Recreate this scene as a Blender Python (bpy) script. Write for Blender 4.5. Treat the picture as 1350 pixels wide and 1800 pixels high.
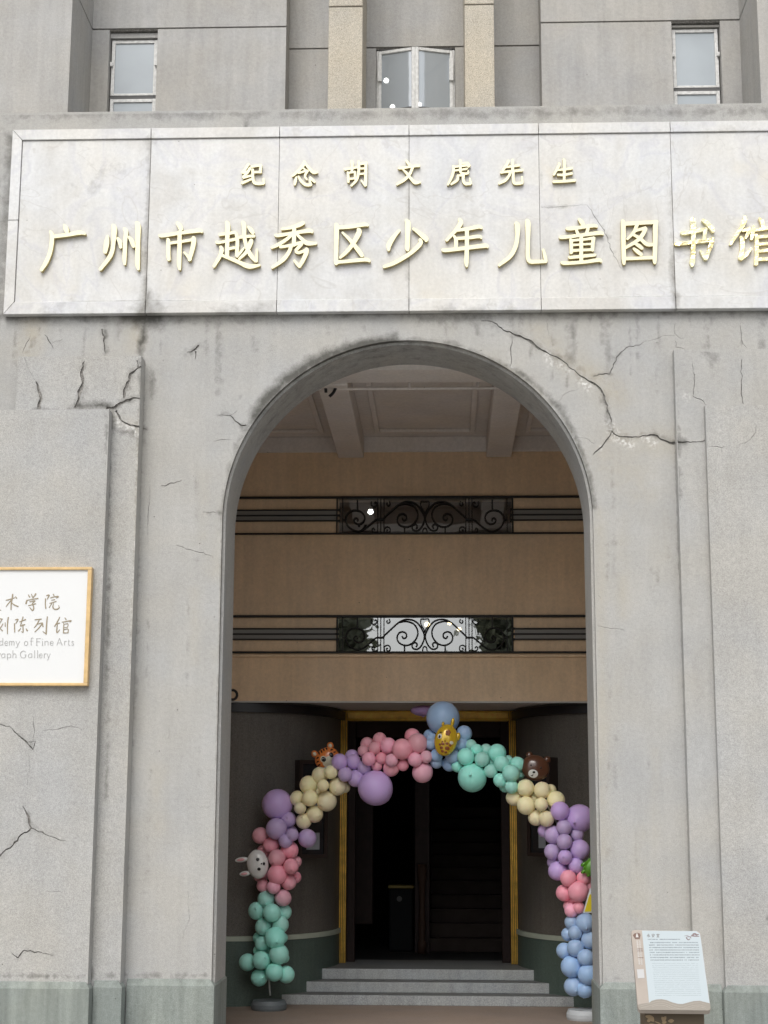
import bpy, bmesh, math, random
import numpy as np
from mathutils import Vector, Matrix
from mathutils.geometry import delaunay_2d_cdt
random.seed(7); np.random.seed(7)
scene = bpy.context.scene
for o in list(bpy.data.objects): bpy.data.objects.remove(o)
COL = scene.collection

# ------------------------------------------------------------------ camera
CAM = np.array([0.2784407, -11.7, 1.72]); F = 2800.0
ROT = np.array([[0.99928272, 0.03767843, 0.00379309],
                [-0.0034287, 0.18977394, -0.98182182],
                [-0.03771333, 0.98110457, 0.18976701]])
cam_d = bpy.data.cameras.new('camera'); cam = bpy.data.objects.new('camera', cam_d); COL.objects.link(cam)
cam_d.sensor_fit = 'VERTICAL'; cam_d.sensor_height = 24.0; cam_d.sensor_width = 18.0
cam_d.lens = 24.0*F/1800; cam_d.clip_start = 0.1; cam_d.clip_end = 1500
m4 = Matrix.Identity(4)
for i in range(3):
    m4[i][0] = ROT[0][i]; m4[i][1] = -ROT[1][i]; m4[i][2] = -ROT[2][i]; m4[i][3] = CAM[i]
cam.matrix_world = m4; scene.camera = cam

# ------------------------------------------------------------------ light
SUN_EL, SUN_ROT = math.radians(48), math.radians(190)
world = bpy.data.worlds.new('World'); scene.world = world; world.use_nodes = True
wn = world.node_tree; wn.nodes.clear()
sky = wn.nodes.new('ShaderNodeTexSky'); sky.sky_type = 'NISHITA'; sky.sun_disc = False
sky.sun_elevation = SUN_EL; sky.sun_rotation = SUN_ROT; sky.dust_density = 4.0; sky.air_density = 1.0
hs = wn.nodes.new('ShaderNodeHueSaturation'); hs.inputs['Saturation'].default_value = 0.22
bg = wn.nodes.new('ShaderNodeBackground'); bg.inputs['Strength'].default_value = 0.105
wo = wn.nodes.new('ShaderNodeOutputWorld')
wn.links.new(sky.outputs[0], hs.inputs['Color']); wn.links.new(hs.outputs[0], bg.inputs[0]); wn.links.new(bg.outputs[0], wo.inputs[0])
sun_d = bpy.data.lights.new('sun', 'SUN'); sun_d.energy = 0.8; sun_d.angle = math.radians(35); sun_d.color = (1, .97, .93)
sun = bpy.data.objects.new('sun', sun_d); COL.objects.link(sun); sun.location = (0, -20, 30)
# direction to the sun: same angles as the sky (rotation 0 = +Y, clockwise seen from above)
sd = Vector((math.sin(SUN_ROT)*math.cos(SUN_EL), math.cos(SUN_ROT)*math.cos(SUN_EL), math.sin(SUN_EL)))
sun.rotation_euler = sd.to_track_quat('Z', 'Y').to_euler()
vs = scene.view_settings; vs.view_transform = 'Standard'; vs.look = 'None'; vs.exposure = 0.75; vs.gamma = 1.0
vs.use_curve_mapping = False

# ------------------------------------------------------------------ helpers
def at(x, y, Y=0.0):
    """the world point at depth Y that the photograph shows at pixel x, y"""
    d = ROT.T @ np.array([(x-675)/F, (y-900)/F, 1.0]); t = (Y-CAM[1])/d[1]
    return CAM + d*t
def at_plane(x, y, p0, n):
    d = ROT.T @ np.array([(x-675)/F, (y-900)/F, 1.0]); n = np.array(n, float)
    return CAM + d*(np.dot(np.array(p0)-CAM, n)/np.dot(d, n))
def tag(o, label=None, cat=None, group=None, kind=None):
    if label: o['label'] = label
    if cat: o['category'] = cat
    if group: o['group'] = group
    if kind: o['kind'] = kind
    return o
def thing(name, label, cat, loc=(0, 0, 0), group=None):
    o = bpy.data.objects.new(name, None); COL.objects.link(o); o.location = loc; o.empty_display_size = .1
    return tag(o, label, cat, group)
def world_loc(o):
    v = Vector((0, 0, 0))
    while o is not None: v = v + o.location; o = o.parent
    return v
def obj(name, verts, faces, mat, parent=None, smooth=False, label=None):
    me = bpy.data.meshes.new(name)
    me.from_pydata([tuple(map(float, v)) for v in verts], [], [tuple(f) for f in faces]); me.update()
    if isinstance(mat, (list, tuple)):
        for m in mat: me.materials.append(m)
    else: me.materials.append(mat)
    if smooth: me.polygons.foreach_set('use_smooth', [True]*len(me.polygons))
    o = bpy.data.objects.new(name, me); COL.objects.link(o)
    if parent is not None: o.parent = parent; o.location = -world_loc(parent)
    if label: o['label'] = label
    return o
def bevel(o, w, seg=2, ang=35):
    b = o.modifiers.new('b', 'BEVEL'); b.width = w; b.segments = seg; b.limit_method = 'ANGLE'; b.angle_limit = math.radians(ang); return o
def boxvf(x0, x1, y0, y1, z0, z1):
    v = [(x0,y0,z0),(x1,y0,z0),(x1,y1,z0),(x0,y1,z0),(x0,y0,z1),(x1,y0,z1),(x1,y1,z1),(x0,y1,z1)]
    return v, [(0,3,2,1),(4,5,6,7),(0,1,5,4),(1,2,6,5),(2,3,7,6),(3,0,4,7)]
def box(name, x0, x1, y0, y1, z0, z1, mat, parent=None, bev=0, label=None):
    v, f = boxvf(min(x0,x1), max(x0,x1), min(y0,y1), max(y0,y1), min(z0,z1), max(z0,z1))
    o = obj(name, v, f, mat, parent, label=label)
    if bev: bevel(o, bev)
    return o
def merge(parts):
    V, Fc = [], []
    for v, f in parts:
        b = len(V); V += list(v); Fc += [tuple(i+b for i in q) for q in f]
    return V, Fc
def catmull(pts, n=6):
    pts = [np.array(p, float) for p in pts]
    if len(pts) < 3: return [pts[0]+(pts[-1]-pts[0])*t for t in np.linspace(0, 1, n+1)]
    out = []; P = [2*pts[0]-pts[1]]+pts+[2*pts[-1]-pts[-2]]
    for i in range(1, len(P)-2):
        a, b, c, d = P[i-1:i+3]
        for k in range(n):
            t = k/n; out.append(.5*((2*b)+(c-a)*t+(2*a-5*b+4*c-d)*t*t+(3*b-a-3*c+d)*t**3))
    out.append(pts[-1]); return out
def tubevf(path, r, sides=6, closed=False):
    """round bar swept along a 3D path"""
    path = [Vector(p) for p in path]; V, Fc = [], []; n = len(path); up = None
    for i, p in enumerate(path):
        t = (path[min(i+1, n-1)]-path[max(i-1, 0)]).normalized()
        if up is None:
            up = Vector((0, 1, 0)) if abs(t.y) < .9 else Vector((1, 0, 0))
        a = (up-t*up.dot(t)).normalized(); b = t.cross(a); up = a
        rr = r[i] if hasattr(r, '__len__') else r
        for k in range(sides):
            an = 2*math.pi*k/sides+math.pi/sides; V.append(p+a*math.cos(an)*rr+b*math.sin(an)*rr)
    for i in range(n-1):
        for k in range(sides):
            k2 = (k+1) % sides; Fc.append((i*sides+k, i*sides+k2, (i+1)*sides+k2, (i+1)*sides+k))
    Fc.append(tuple(range(sides))[::-1]); Fc.append(tuple((n-1)*sides+k for k in range(sides)))
    return V, Fc
def stroke_poly(pts, n=5, k=1.0):
    """pen stroke with a width per point -> outline polygon"""
    c = catmull(pts, n); L, Rr = [], []
    for i, p in enumerate(c):
        a = c[max(i-1, 0)][:2]; b = c[min(i+1, len(c)-1)][:2]; t = b-a; t = t/(np.hypot(*t)+1e-9)
        nn = np.array([-t[1], t[0]]); w = max(p[2], .01)*.5*k
        L.append(p[:2]+nn*w); Rr.append(p[:2]-nn*w)
    t0 = c[0][:2]-c[1][:2]; t0 /= np.hypot(*t0)+1e-9; t1 = c[-1][:2]-c[-2][:2]; t1 /= np.hypot(*t1)+1e-9
    e0 = c[0][:2]+t0*c[0][2]*.28*k; e1 = c[-1][:2]+t1*c[-1][2]*.28*k
    return [e0]+L+[e1]+Rr[::-1]
def winding(px, py, poly):
    """nonzero winding number test, vectorised"""
    w = np.zeros(len(px), int); n = len(poly)
    for i in range(n):
        x0, y0 = poly[i]; x1, y1 = poly[(i+1) % n]
        cr = (x1-x0)*(py-y0)-(px-x0)*(y1-y0)
        w += ((y0 <= py) & (y1 > py) & (cr > 0)).astype(int); w -= ((y0 > py) & (y1 <= py) & (cr < 0)).astype(int)
    return w != 0
def cdt(polys, extra=()):
    P, E = [], []
    for pl in polys:
        b = len(P); P += [Vector((float(p[0]), float(p[1]))) for p in pl]; E += [(b+i, b+(i+1) % len(pl)) for i in range(len(pl))]
    P += [Vector((float(p[0]), float(p[1]))) for p in extra]
    r = delaunay_2d_cdt(P, E, [], 0, 1e-6)
    V = np.array([tuple(v) for v in r[0]]); T = np.array([tuple(f) for f in r[2]]); return V, T
def tri_orient(V, T):
    a, b, c = V[T[:, 0]], V[T[:, 1]], V[T[:, 2]]
    s = (b[:, 0]-a[:, 0])*(c[:, 1]-a[:, 1])-(b[:, 1]-a[:, 1])*(c[:, 0]-a[:, 0])
    T = T.copy(); m = s < 0; T[m] = T[m][:, ::-1]; return T
def boundary(T):
    E = {}
    for t in T:
        for i in range(3): E[(t[i], t[(i+1) % 3])] = 1
    return [e for e in E if (e[1], e[0]) not in E]
def union_prism(polys, org, u, v, nrm, d):
    """solid of thickness d whose front is the union of the outlines (front towards nrm)"""
    V, T = cdt(polys); T = tri_orient(V, T); cx = V[T].mean(axis=1)
    ins = np.zeros(len(T), bool)
    for pl in polys: ins |= winding(cx[:, 0], cx[:, 1], pl)
    T = T[ins]; org, u, v, nrm = (np.array(q, float) for q in (org, u, v, nrm))
    front = [org+u*p[0]+v*p[1]+nrm*d for p in V]; back = [org+u*p[0]+v*p[1] for p in V]; n = len(V)
    flip = np.dot(np.cross(u, v), nrm) < 0
    Fc = [tuple(t[::-1]) if flip else tuple(t) for t in T]
    Fc += [tuple(i+n for i in (t if flip else t[::-1])) for t in T]
    for a, b in boundary(T): Fc.append((a, b, b+n, a+n) if flip else (b, a, a+n, b+n))
    Vv = front+back; used = sorted({i for f in Fc for i in f}); mp = {i: k for k, i in enumerate(used)}
    return [Vv[i] for i in used], [tuple(mp[i] for i in f) for f in Fc]

# ------------------------------------------------------------------ materials
def mat_base(name):
    m = bpy.data.materials.new(name); m.use_nodes = True; nt = m.node_tree; return m, nt, nt.nodes['Principled BSDF']
def simple(name, col, rough=.6, metal=0, bumps=0, bscale=80, var=0, vscale=6, spec=.5, coat=0):
    m, nt, b = mat_base(name); b.inputs['Base Color'].default_value = (*col, 1); b.inputs['Roughness'].default_value = rough
    b.inputs['Metallic'].default_value = metal; b.inputs['Specular IOR Level'].default_value = spec; b.inputs['Coat Weight'].default_value = coat
    tc = nt.nodes.new('ShaderNodeTexCoord')
    if var:
        n = nt.nodes.new('ShaderNodeTexNoise'); n.inputs['Scale'].default_value = vscale; n.inputs['Detail'].default_value = 8
        nt.links.new(tc.outputs['Object'], n.inputs['Vector'])
        r = nt.nodes.new('ShaderNodeMapRange'); r.inputs[1].default_value = .3; r.inputs[2].default_value = .7; r.inputs[3].default_value = 1-var; r.inputs[4].default_value = 1+var
        nt.links.new(n.outputs['Fac'], r.inputs[0])
        x = nt.nodes.new('ShaderNodeVectorMath'); x.operation = 'SCALE'; x.inputs[0].default_value = col; nt.links.new(r.outputs[0], x.inputs['Scale'])
        nt.links.new(x.outputs[0], b.inputs['Base Color'])
    if bumps:
        n = nt.nodes.new('ShaderNodeTexNoise'); n.inputs['Scale'].default_value = bscale; n.inputs['Detail'].default_value = 4
        nt.links.new(tc.outputs['Object'], n.inputs['Vector'])
        bp = nt.nodes.new('ShaderNodeBump'); bp.inputs['Strength'].default_value = bumps; bp.inputs['Distance'].default_value = .01
        nt.links.new(n.outputs['Fac'], bp.inputs['Height']); nt.links.new(bp.outputs[0], b.inputs['Normal'])
    return m
def plaster(name, col, warm=(.42, .37, .27), dark=(.06, .058, .05), speck=.34, streak=.12, rough=.9, bump=.5):
    """washed granolithic render: fine aggregate speckle, blotches, rain streaks, dirt and painted edge shade read from the mesh"""
    m, nt, b = mat_base(name); N, Lk = nt.nodes, nt.links
    b.inputs['Roughness'].default_value = rough; b.inputs['Specular IOR Level'].default_value = .25
    tc = N.new('ShaderNodeTexCoord')
    def noise(scale, det=6, ro=.6, vec=None):
        n = N.new('ShaderNodeTexNoise'); n.inputs['Scale'].default_value = scale; n.inputs['Detail'].default_value = det; n.inputs['Roughness'].default_value = ro
        Lk.new(vec or tc.outputs['Object'], n.inputs['Vector']); return n.outputs['Fac']
    def rng(s, a, c, lo, hi):
        r = N.new('ShaderNodeMapRange'); r.inputs[1].default_value = a; r.inputs[2].default_value = c; r.inputs[3].default_value = lo; r.inputs[4].default_value = hi
        Lk.new(s, r.inputs[0]); return r.outputs[0]
    def math_(op, a, c):
        n = N.new('ShaderNodeMath'); n.operation = op
        for i, s in enumerate((a, c)):
            if hasattr(s, 'node'): Lk.new(s, n.inputs[i])
            else: n.inputs[i].default_value = s
        return n.outputs[0]
    def mix(f, a, c):
        n = N.new('ShaderNodeMix'); n.data_type = 'RGBA'
        if hasattr(f, 'node'): Lk.new(f, n.inputs[0])
        else: n.inputs[0].default_value = f
        for i, s in ((6, a), (7, c)):
            if hasattr(s, 'node'): Lk.new(s, n.inputs[i])
            else: n.inputs[i].default_value = (*s, 1)
        return n.outputs[2]
    mp = N.new('ShaderNodeMapping'); mp.inputs['Scale'].default_value = (14, 14, 1.1); Lk.new(tc.outputs['Object'], mp.inputs['Vector'])
    fine = noise(210, 2, .7); mid = noise(38, 5); big = noise(2.2, 6); st = noise(1, 5, .6, mp.outputs[0]); tint = noise(1.3, 3)
    f = math_('MULTIPLY', rng(fine, .33, .67, 1-speck, 1+speck), rng(mid, .3, .7, .93, 1.07))
    f = math_('MULTIPLY', f, rng(big, .3, .7, .93, 1.06)); f = math_('MULTIPLY', f, rng(st, .35, .7, 1+streak*.4, 1-streak))
    sc = N.new('ShaderNodeVectorMath'); sc.operation = 'SCALE'
    tinted = mix(rng(tint, .38, .66, 0, 1), tuple(c*k for c, k in zip(col, (1.015, 1.0, .965))), tuple(c*k for c, k in zip(col, (.985, 1.0, 1.02))))
    Lk.new(tinted, sc.inputs[0]); Lk.new(f, sc.inputs['Scale']); c = sc.outputs[0]
    def attr(nm):
        a = N.new('ShaderNodeAttribute'); a.attribute_name = nm; return a.outputs['Fac']
    blot = noise(9, 8, .7)
    w = math_('MULTIPLY', attr('warm'), rng(blot, .35, .6, .3, 1)); c = mix(w, c, warm)
    wh = math_('MULTIPLY', attr('white'), rng(noise(45, 4), .48, .58, 0, 1)); c = mix(wh, c, (.72, .72, .7))
    s = attr('stain_shade'); s2 = rng(math_('ADD', s, rng(blot, .3, .7, -.32, .3)), .12, .85, 0, .86); s2 = math_('MULTIPLY', s2, rng(s, 0, .12, 0, 1))
    c = mix(s2, c, dark)
    # a few black pinholes
    v = N.new('ShaderNodeTexVoronoi'); v.inputs['Scale'].default_value = 5; Lk.new(tc.outputs['Object'], v.inputs['Vector'])
    c = mix(rng(v.outputs['Distance'], .018, .03, .7, 0), c, dark)
    Lk.new(c, b.inputs['Base Color'])
    bp = N.new('ShaderNodeBump'); bp.inputs['Strength'].default_value = bump; bp.inputs['Distance'].default_value = .004
    h = math_('ADD', fine, math_('MULTIPLY', mid, 1.2)); Lk.new(h, bp.inputs['Height']); Lk.new(bp.outputs[0], b.inputs['Normal'])
    return m
def marble(name):
    m = plaster(name, (.61, .61, .605), warm=(.6, .54, .42), dark=(.16, .15, .13), speck=.025, streak=.05, rough=.32, bump=.03)
    nt = m.node_tree; N, Lk = nt.nodes, nt.links; b = N['Principled BSDF']; b.inputs['Specular IOR Level'].default_value = .45
    src = b.inputs['Base Color'].links[0].from_socket
    oi = N.new('ShaderNodeObjectInfo'); tc = N.new('ShaderNodeTexCoord')
    off = N.new('ShaderNodeVectorMath'); off.operation = 'SCALE'; off.inputs[0].default_value = (37, 11, 23); Lk.new(oi.outputs['Random'], off.inputs['Scale'])
    ad = N.new('ShaderNodeVectorMath'); ad.operation = 'ADD'; Lk.new(tc.outputs['Object'], ad.inputs[0]); Lk.new(off.outputs[0], ad.inputs[1])
    n = N.new('ShaderNodeTexNoise'); n.inputs['Scale'].default_value = 1.5; n.inputs['Detail'].default_value = 4; n.inputs['Distortion'].default_value = 1.1; Lk.new(ad.outputs[0], n.inputs['Vector'])
    cr = N.new('ShaderNodeValToRGB'); e = cr.color_ramp.elements
    e[0].position = .3; e[0].color = (.90, .885, .86, 1); e[1].position = .46; e[1].color = (1, 1, 1, 1)
    k = cr.color_ramp.elements.new(.5); k.color = (.92, .92, .95, 1); k = cr.color_ramp.elements.new(.54); k.color = (1.0, 1.0, 1.0, 1); k = cr.color_ramp.elements.new(.72); k.color = (.96, .95, .925, 1)
    Lk.new(n.outputs['Fac'], cr.inputs[0])
    mx = N.new('ShaderNodeMix'); mx.data_type = 'RGBA'; mx.blend_type = 'MULTIPLY'; mx.inputs[0].default_value = 1.0
    Lk.new(src, mx.inputs[6]); Lk.new(cr.outputs[0], mx.inputs[7])
    # thin grey veins
    n2 = N.new('ShaderNodeTexNoise'); n2.inputs['Scale'].default_value = .8; n2.inputs['Detail'].default_value = 4; n2.inputs['Distortion'].default_value = 1.6; Lk.new(ad.outputs[0], n2.inputs['Vector'])
    s = N.new('ShaderNodeMath'); s.operation = 'SUBTRACT'; Lk.new(n2.outputs['Fac'], s.inputs[0]); s.inputs[1].default_value = .5
    a = N.new('ShaderNodeMath'); a.operation = 'ABSOLUTE'; Lk.new(s.outputs[0], a.inputs[0])
    r = N.new('ShaderNodeMapRange'); r.inputs[1].default_value = 0; r.inputs[2].default_value = .006; r.inputs[3].default_value = .3; r.inputs[4].default_value = 0; Lk.new(a.outputs[0], r.inputs[0])
    m2 = N.new('ShaderNodeMix'); m2.data_type = 'RGBA'; Lk.new(r.outputs[0], m2.inputs[0]); Lk.new(mx.outputs[2], m2.inputs[6]); m2.inputs[7].default_value = (.38, .36, .33, 1)
    Lk.new(m2.outputs[2], b.inputs['Base Color']); return m
def glass(name, refl=.5, tint=(.55, .6, .62), rough=.01):
    m = bpy.data.materials.new(name); m.use_nodes = True; nt = m.node_tree; nt.nodes.clear()
    o = nt.nodes.new('ShaderNodeOutputMaterial'); mx = nt.nodes.new('ShaderNodeMixShader'); mx.inputs[0].default_value = refl
    t = nt.nodes.new('ShaderNodeBsdfTransparent'); t.inputs[0].default_value = (*tint, 1)
    g = nt.nodes.new('ShaderNodeBsdfGlossy'); g.inputs['Roughness'].default_value = rough; g.inputs['Color'].default_value = (.9, .93, .95, 1)
    tc = nt.nodes.new('ShaderNodeTexCoord'); n = nt.nodes.new('ShaderNodeTexNoise'); n.inputs['Scale'].default_value = 4; nt.links.new(tc.outputs['Object'], n.inputs['Vector'])
    bp = nt.nodes.new('ShaderNodeBump'); bp.inputs['Strength'].default_value = .04; bp.inputs['Distance'].default_value = .02
    nt.links.new(n.outputs['Fac'], bp.inputs['Height']); nt.links.new(bp.outputs[0], g.inputs['Normal'])
    nt.links.new(t.outputs[0], mx.inputs[1]); nt.links.new(g.outputs[0], mx.inputs[2]); nt.links.new(mx.outputs[0], o.inputs[0]); return m
def emit(name, col, s):
    m = bpy.data.materials.new(name); m.use_nodes = True; nt = m.node_tree; b = nt.nodes['Principled BSDF']
    b.inputs['Emission Color'].default_value = (*col, 1); b.inputs['Emission Strength'].default_value = s; return m

M_WALL = plaster('washed_render', (.402, .398, .386), speck=.24, streak=.05)
M_WALL2 = plaster('upper_render', (.40, .392, .378), speck=.14, streak=.09)
M_PIER = plaster('beige_terrazzo', (.47, .43, .36), speck=.5, streak=.05)
M_PLINTH = plaster('green_granite_plinth', (.25, .275, .255), speck=.2, streak=.25, warm=(.4, .42, .38))
M_CRACK = simple('crack_shade', (.24, .23, .215), .95, bumps=.6, var=.5, vscale=60)
M_MARBLE = marble('white_marble')
M_TAN = plaster('tan_plaster', (.76, .57, .39), speck=.08, streak=.08, bump=.15, warm=(.3, .22, .14))
M_CEIL = plaster('ceiling_paint', (.74, .69, .66), speck=.03, streak=.03, bump=.08)
M_TERR = plaster('dark_terrazzo', (.13, .12, .108), speck=.5, streak=.12, rough=.55, bump=.2)
M_GREENBASE = plaster('dark_green_terrazzo', (.085, .115, .10), speck=.3, streak=.1, rough=.5, bump=.1)
M_STRIP = simple('pale_green_strip', (.42, .46, .38), .6, var=.08, bumps=.1)
M_BLACK = simple('black_paint', (.012, .012, .014), .45, bumps=.1)
M_IRON = simple('wrought_iron', (.014, .013, .012), .5, metal=.3, bumps=.3, bscale=200)
M_TREAD = plaster('dark_tread', (.15, .155, .155), speck=.25, streak=0, bump=.2, rough=.6)  # tread faces, darker than the risers
M_STEP = plaster('grey_step_stone', (.36, .38, .39), speck=.4, streak=.15, bump=.3, rough=.7)
M_FLOOR = plaster('brown_floor_tile', (.27, .215, .18), speck=.15, streak=.0, rough=.7, bump=.2)
M_PLAZA = plaster('paving', (.34, .335, .32), speck=.2, streak=0)
M_WOOD = simple('dark_red_wood', (.016, .008, .007), .5, var=.3, vscale=12, spec=.2)
M_WHITEFRAME = simple('weathered_white_steel', (.60, .60, .585), .5, var=.16, vscale=30, bumps=.3)
M_PANE = simple('frosted_pane', (.36, .40, .43), .12, var=.12, vscale=1.3, spec=.6)
M_GLASS = glass('window_glass', .34)
M_UGLASS = glass('upper_glass', .62, (.8, .84, .86), .05)
_nt = M_UGLASS.node_tree; _df = _nt.nodes.new('ShaderNodeBsdfDiffuse'); _df.inputs[0].default_value = (.40, .44, .475, 1); _m = _nt.nodes.new('ShaderNodeMixShader'); _m.inputs[0].default_value = .62
_out = [n for n in _nt.nodes if n.type == 'OUTPUT_MATERIAL'][0]; _old = _out.inputs[0].links[0].from_socket; _nt.links.new(_old, _m.inputs[1]); _nt.links.new(_df.outputs[0], _m.inputs[2]); _nt.links.new(_m.outputs[0], _out.inputs[0])
M_LAMP = emit('lit_lamp', (1, .97, .9), 12)
M_WARM = emit('lit_warm_lamp', (1, .72, .35), 7)
M_ROOM = simple('pale_room', (.5, .51, .52), .9)
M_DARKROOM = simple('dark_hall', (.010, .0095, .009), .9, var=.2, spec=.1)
def goldmat():
    m = simple('gilt_metal', (1.0, .66, .13), .30, metal=.0, var=.2, vscale=14, bumps=.15, bscale=30); return m
M_GOLD = goldmat(); M_GOLDD = simple('gilt_groove', (.22, .12, .025), .5, metal=.2, var=.2)
M_CREAM = simple('gold_under_cream_film', (.84, .80, .54), .36, metal=.12, var=.04, vscale=9, coat=.3)
M_SHINY = simple('bare_polished_gold', (.95, .82, .47), .2, metal=1.0, bumps=.9, bscale=24, var=.1)
def twoface_gold():
    """cream protective film that is torn off in patches over polished gold"""
    m, nt, b = mat_base('torn_film_gold'); N, Lk = nt.nodes, nt.links
    tc = N.new('ShaderNodeTexCoord'); n = N.new('ShaderNodeTexNoise'); n.inputs['Scale'].default_value = 7; n.inputs['Detail'].default_value = 3
    Lk.new(tc.outputs['Object'], n.inputs['Vector']); cr = N.new('ShaderNodeValToRGB'); cr.color_ramp.elements[0].position = .40; cr.color_ramp.elements[1].position = .43
    Lk.new(n.outputs['Fac'], cr.inputs[0])
    mx = N.new('ShaderNodeMix'); mx.data_type = 'RGBA'; Lk.new(cr.outputs[0], mx.inputs[0]); mx.inputs[6].default_value = (.92, .78, .42, 1); mx.inputs[7].default_value = (.85, .8, .52, 1)
    Lk.new(mx.outputs[2], b.inputs['Base Color'])
    for nm, a, c in (('Metallic', 1.0, .22), ('Roughness', .15, .35)):
        r = N.new('ShaderNodeMapRange'); r.inputs[3].default_value = a; r.inputs[4].default_value = c; Lk.new(cr.outputs[0], r.inputs[0]); Lk.new(r.outputs[0], b.inputs[nm])
    n2 = N.new('ShaderNodeTexNoise'); n2.inputs['Scale'].default_value = 30; Lk.new(tc.outputs['Object'], n2.inputs['Vector'])
    bp = N.new('ShaderNodeBump'); bp.inputs['Strength'].default_value = .7; bp.inputs['Distance'].default_value = .02; Lk.new(n2.outputs['Fac'], bp.inputs['Height']); Lk.new(bp.outputs[0], b.inputs['Normal'])
    return m
M_TORN = twoface_gold()
M_EDGE = simple('gold_letter_side', (.55, .45, .20), .4, metal=.4)

# ------------------------------------------------------------------ ground and sky side
def sheet(name, x0, x1, y0, y1, z, mat):
    o = obj(name, [(x0,y0,z),(x1,y0,z),(x1,y1,z),(x0,y1,z)], [(0,1,2,3)], mat); return tag(o, kind='structure')
sheet('ground', -400, 400, -600, 600, -.004, M_PLAZA)
sheet('portico_floor', -2.95, 3.05, .3, 4.4, .0, M_FLOOR)

# ------------------------------------------------------------------ building
B = thing('library_building', 'grey rendered stone library front with tall round arched entrance', 'building', (0, 0, 0))
R_ARCH, Z_SPR = 1.387, 3.932
CTOP = at(675, 190)[2]                       # top of the front wall

def px_line(pts, org, s, Y):
    return [at(org[0]+p[0]/s, org[1]+p[1]/s, Y)[[0, 2]] for p in pts]
def crack_poly(pts, widths, jit=.006):
    """jagged sliver along a polyline (metres)"""
    pts = [np.array(p) for p in pts]
    if not hasattr(widths, '__len__'): widths = [widths*.5]+[widths]*(len(pts)-2)+[widths*.4]
    c = []
    for i in range(len(pts)-1):
        L = np.hypot(*(pts[i+1]-pts[i])); n = max(1, int(L/.022))
        for k in range(n):
            t = k/n; w = widths[i]*(1-t)+widths[i+1]*t
            c.append([*(pts[i]*(1-t)+pts[i+1]*t+np.random.uniform(-1, 1, 2)*jit*(0 if (i == 0 and k == 0) else 1)), w*random.uniform(.55, 1.35)])
    c.append([*pts[-1], widths[-1]]); c = [np.array(q) for q in c]; L, Rr = [], []
    for i, p in enumerate(c):
        t = c[min(i+1, len(c)-1)][:2]-c[max(i-1, 0)][:2]; t /= np.hypot(*t)+1e-9; nn = np.array([-t[1], t[0]])
        w = max(p[2]*.0032, .0013)*.5
        L.append(p[:2]+nn*w); Rr.append(p[:2]-nn*w)
    return L+Rr[::-1]
def mark_field(P, marks):
    s = np.zeros(len(P))
    for line, r, k in marks:
        line = [np.array(q) for q in line]; best = np.full(len(P), 1e9)
        for a, b in zip(line[:-1], line[1:]) if len(line) > 1 else [(line[0], line[0]+1e-5)]:
            ab = b-a; t = np.clip(((P-a)@ab)/(ab@ab), 0, 1); best = np.minimum(best, np.hypot(*(P-(a+t[:, None]*ab)).T))
        s = np.maximum(s, k*np.clip(1-best/r, 0, 1)**1.2)
    return s
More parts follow.
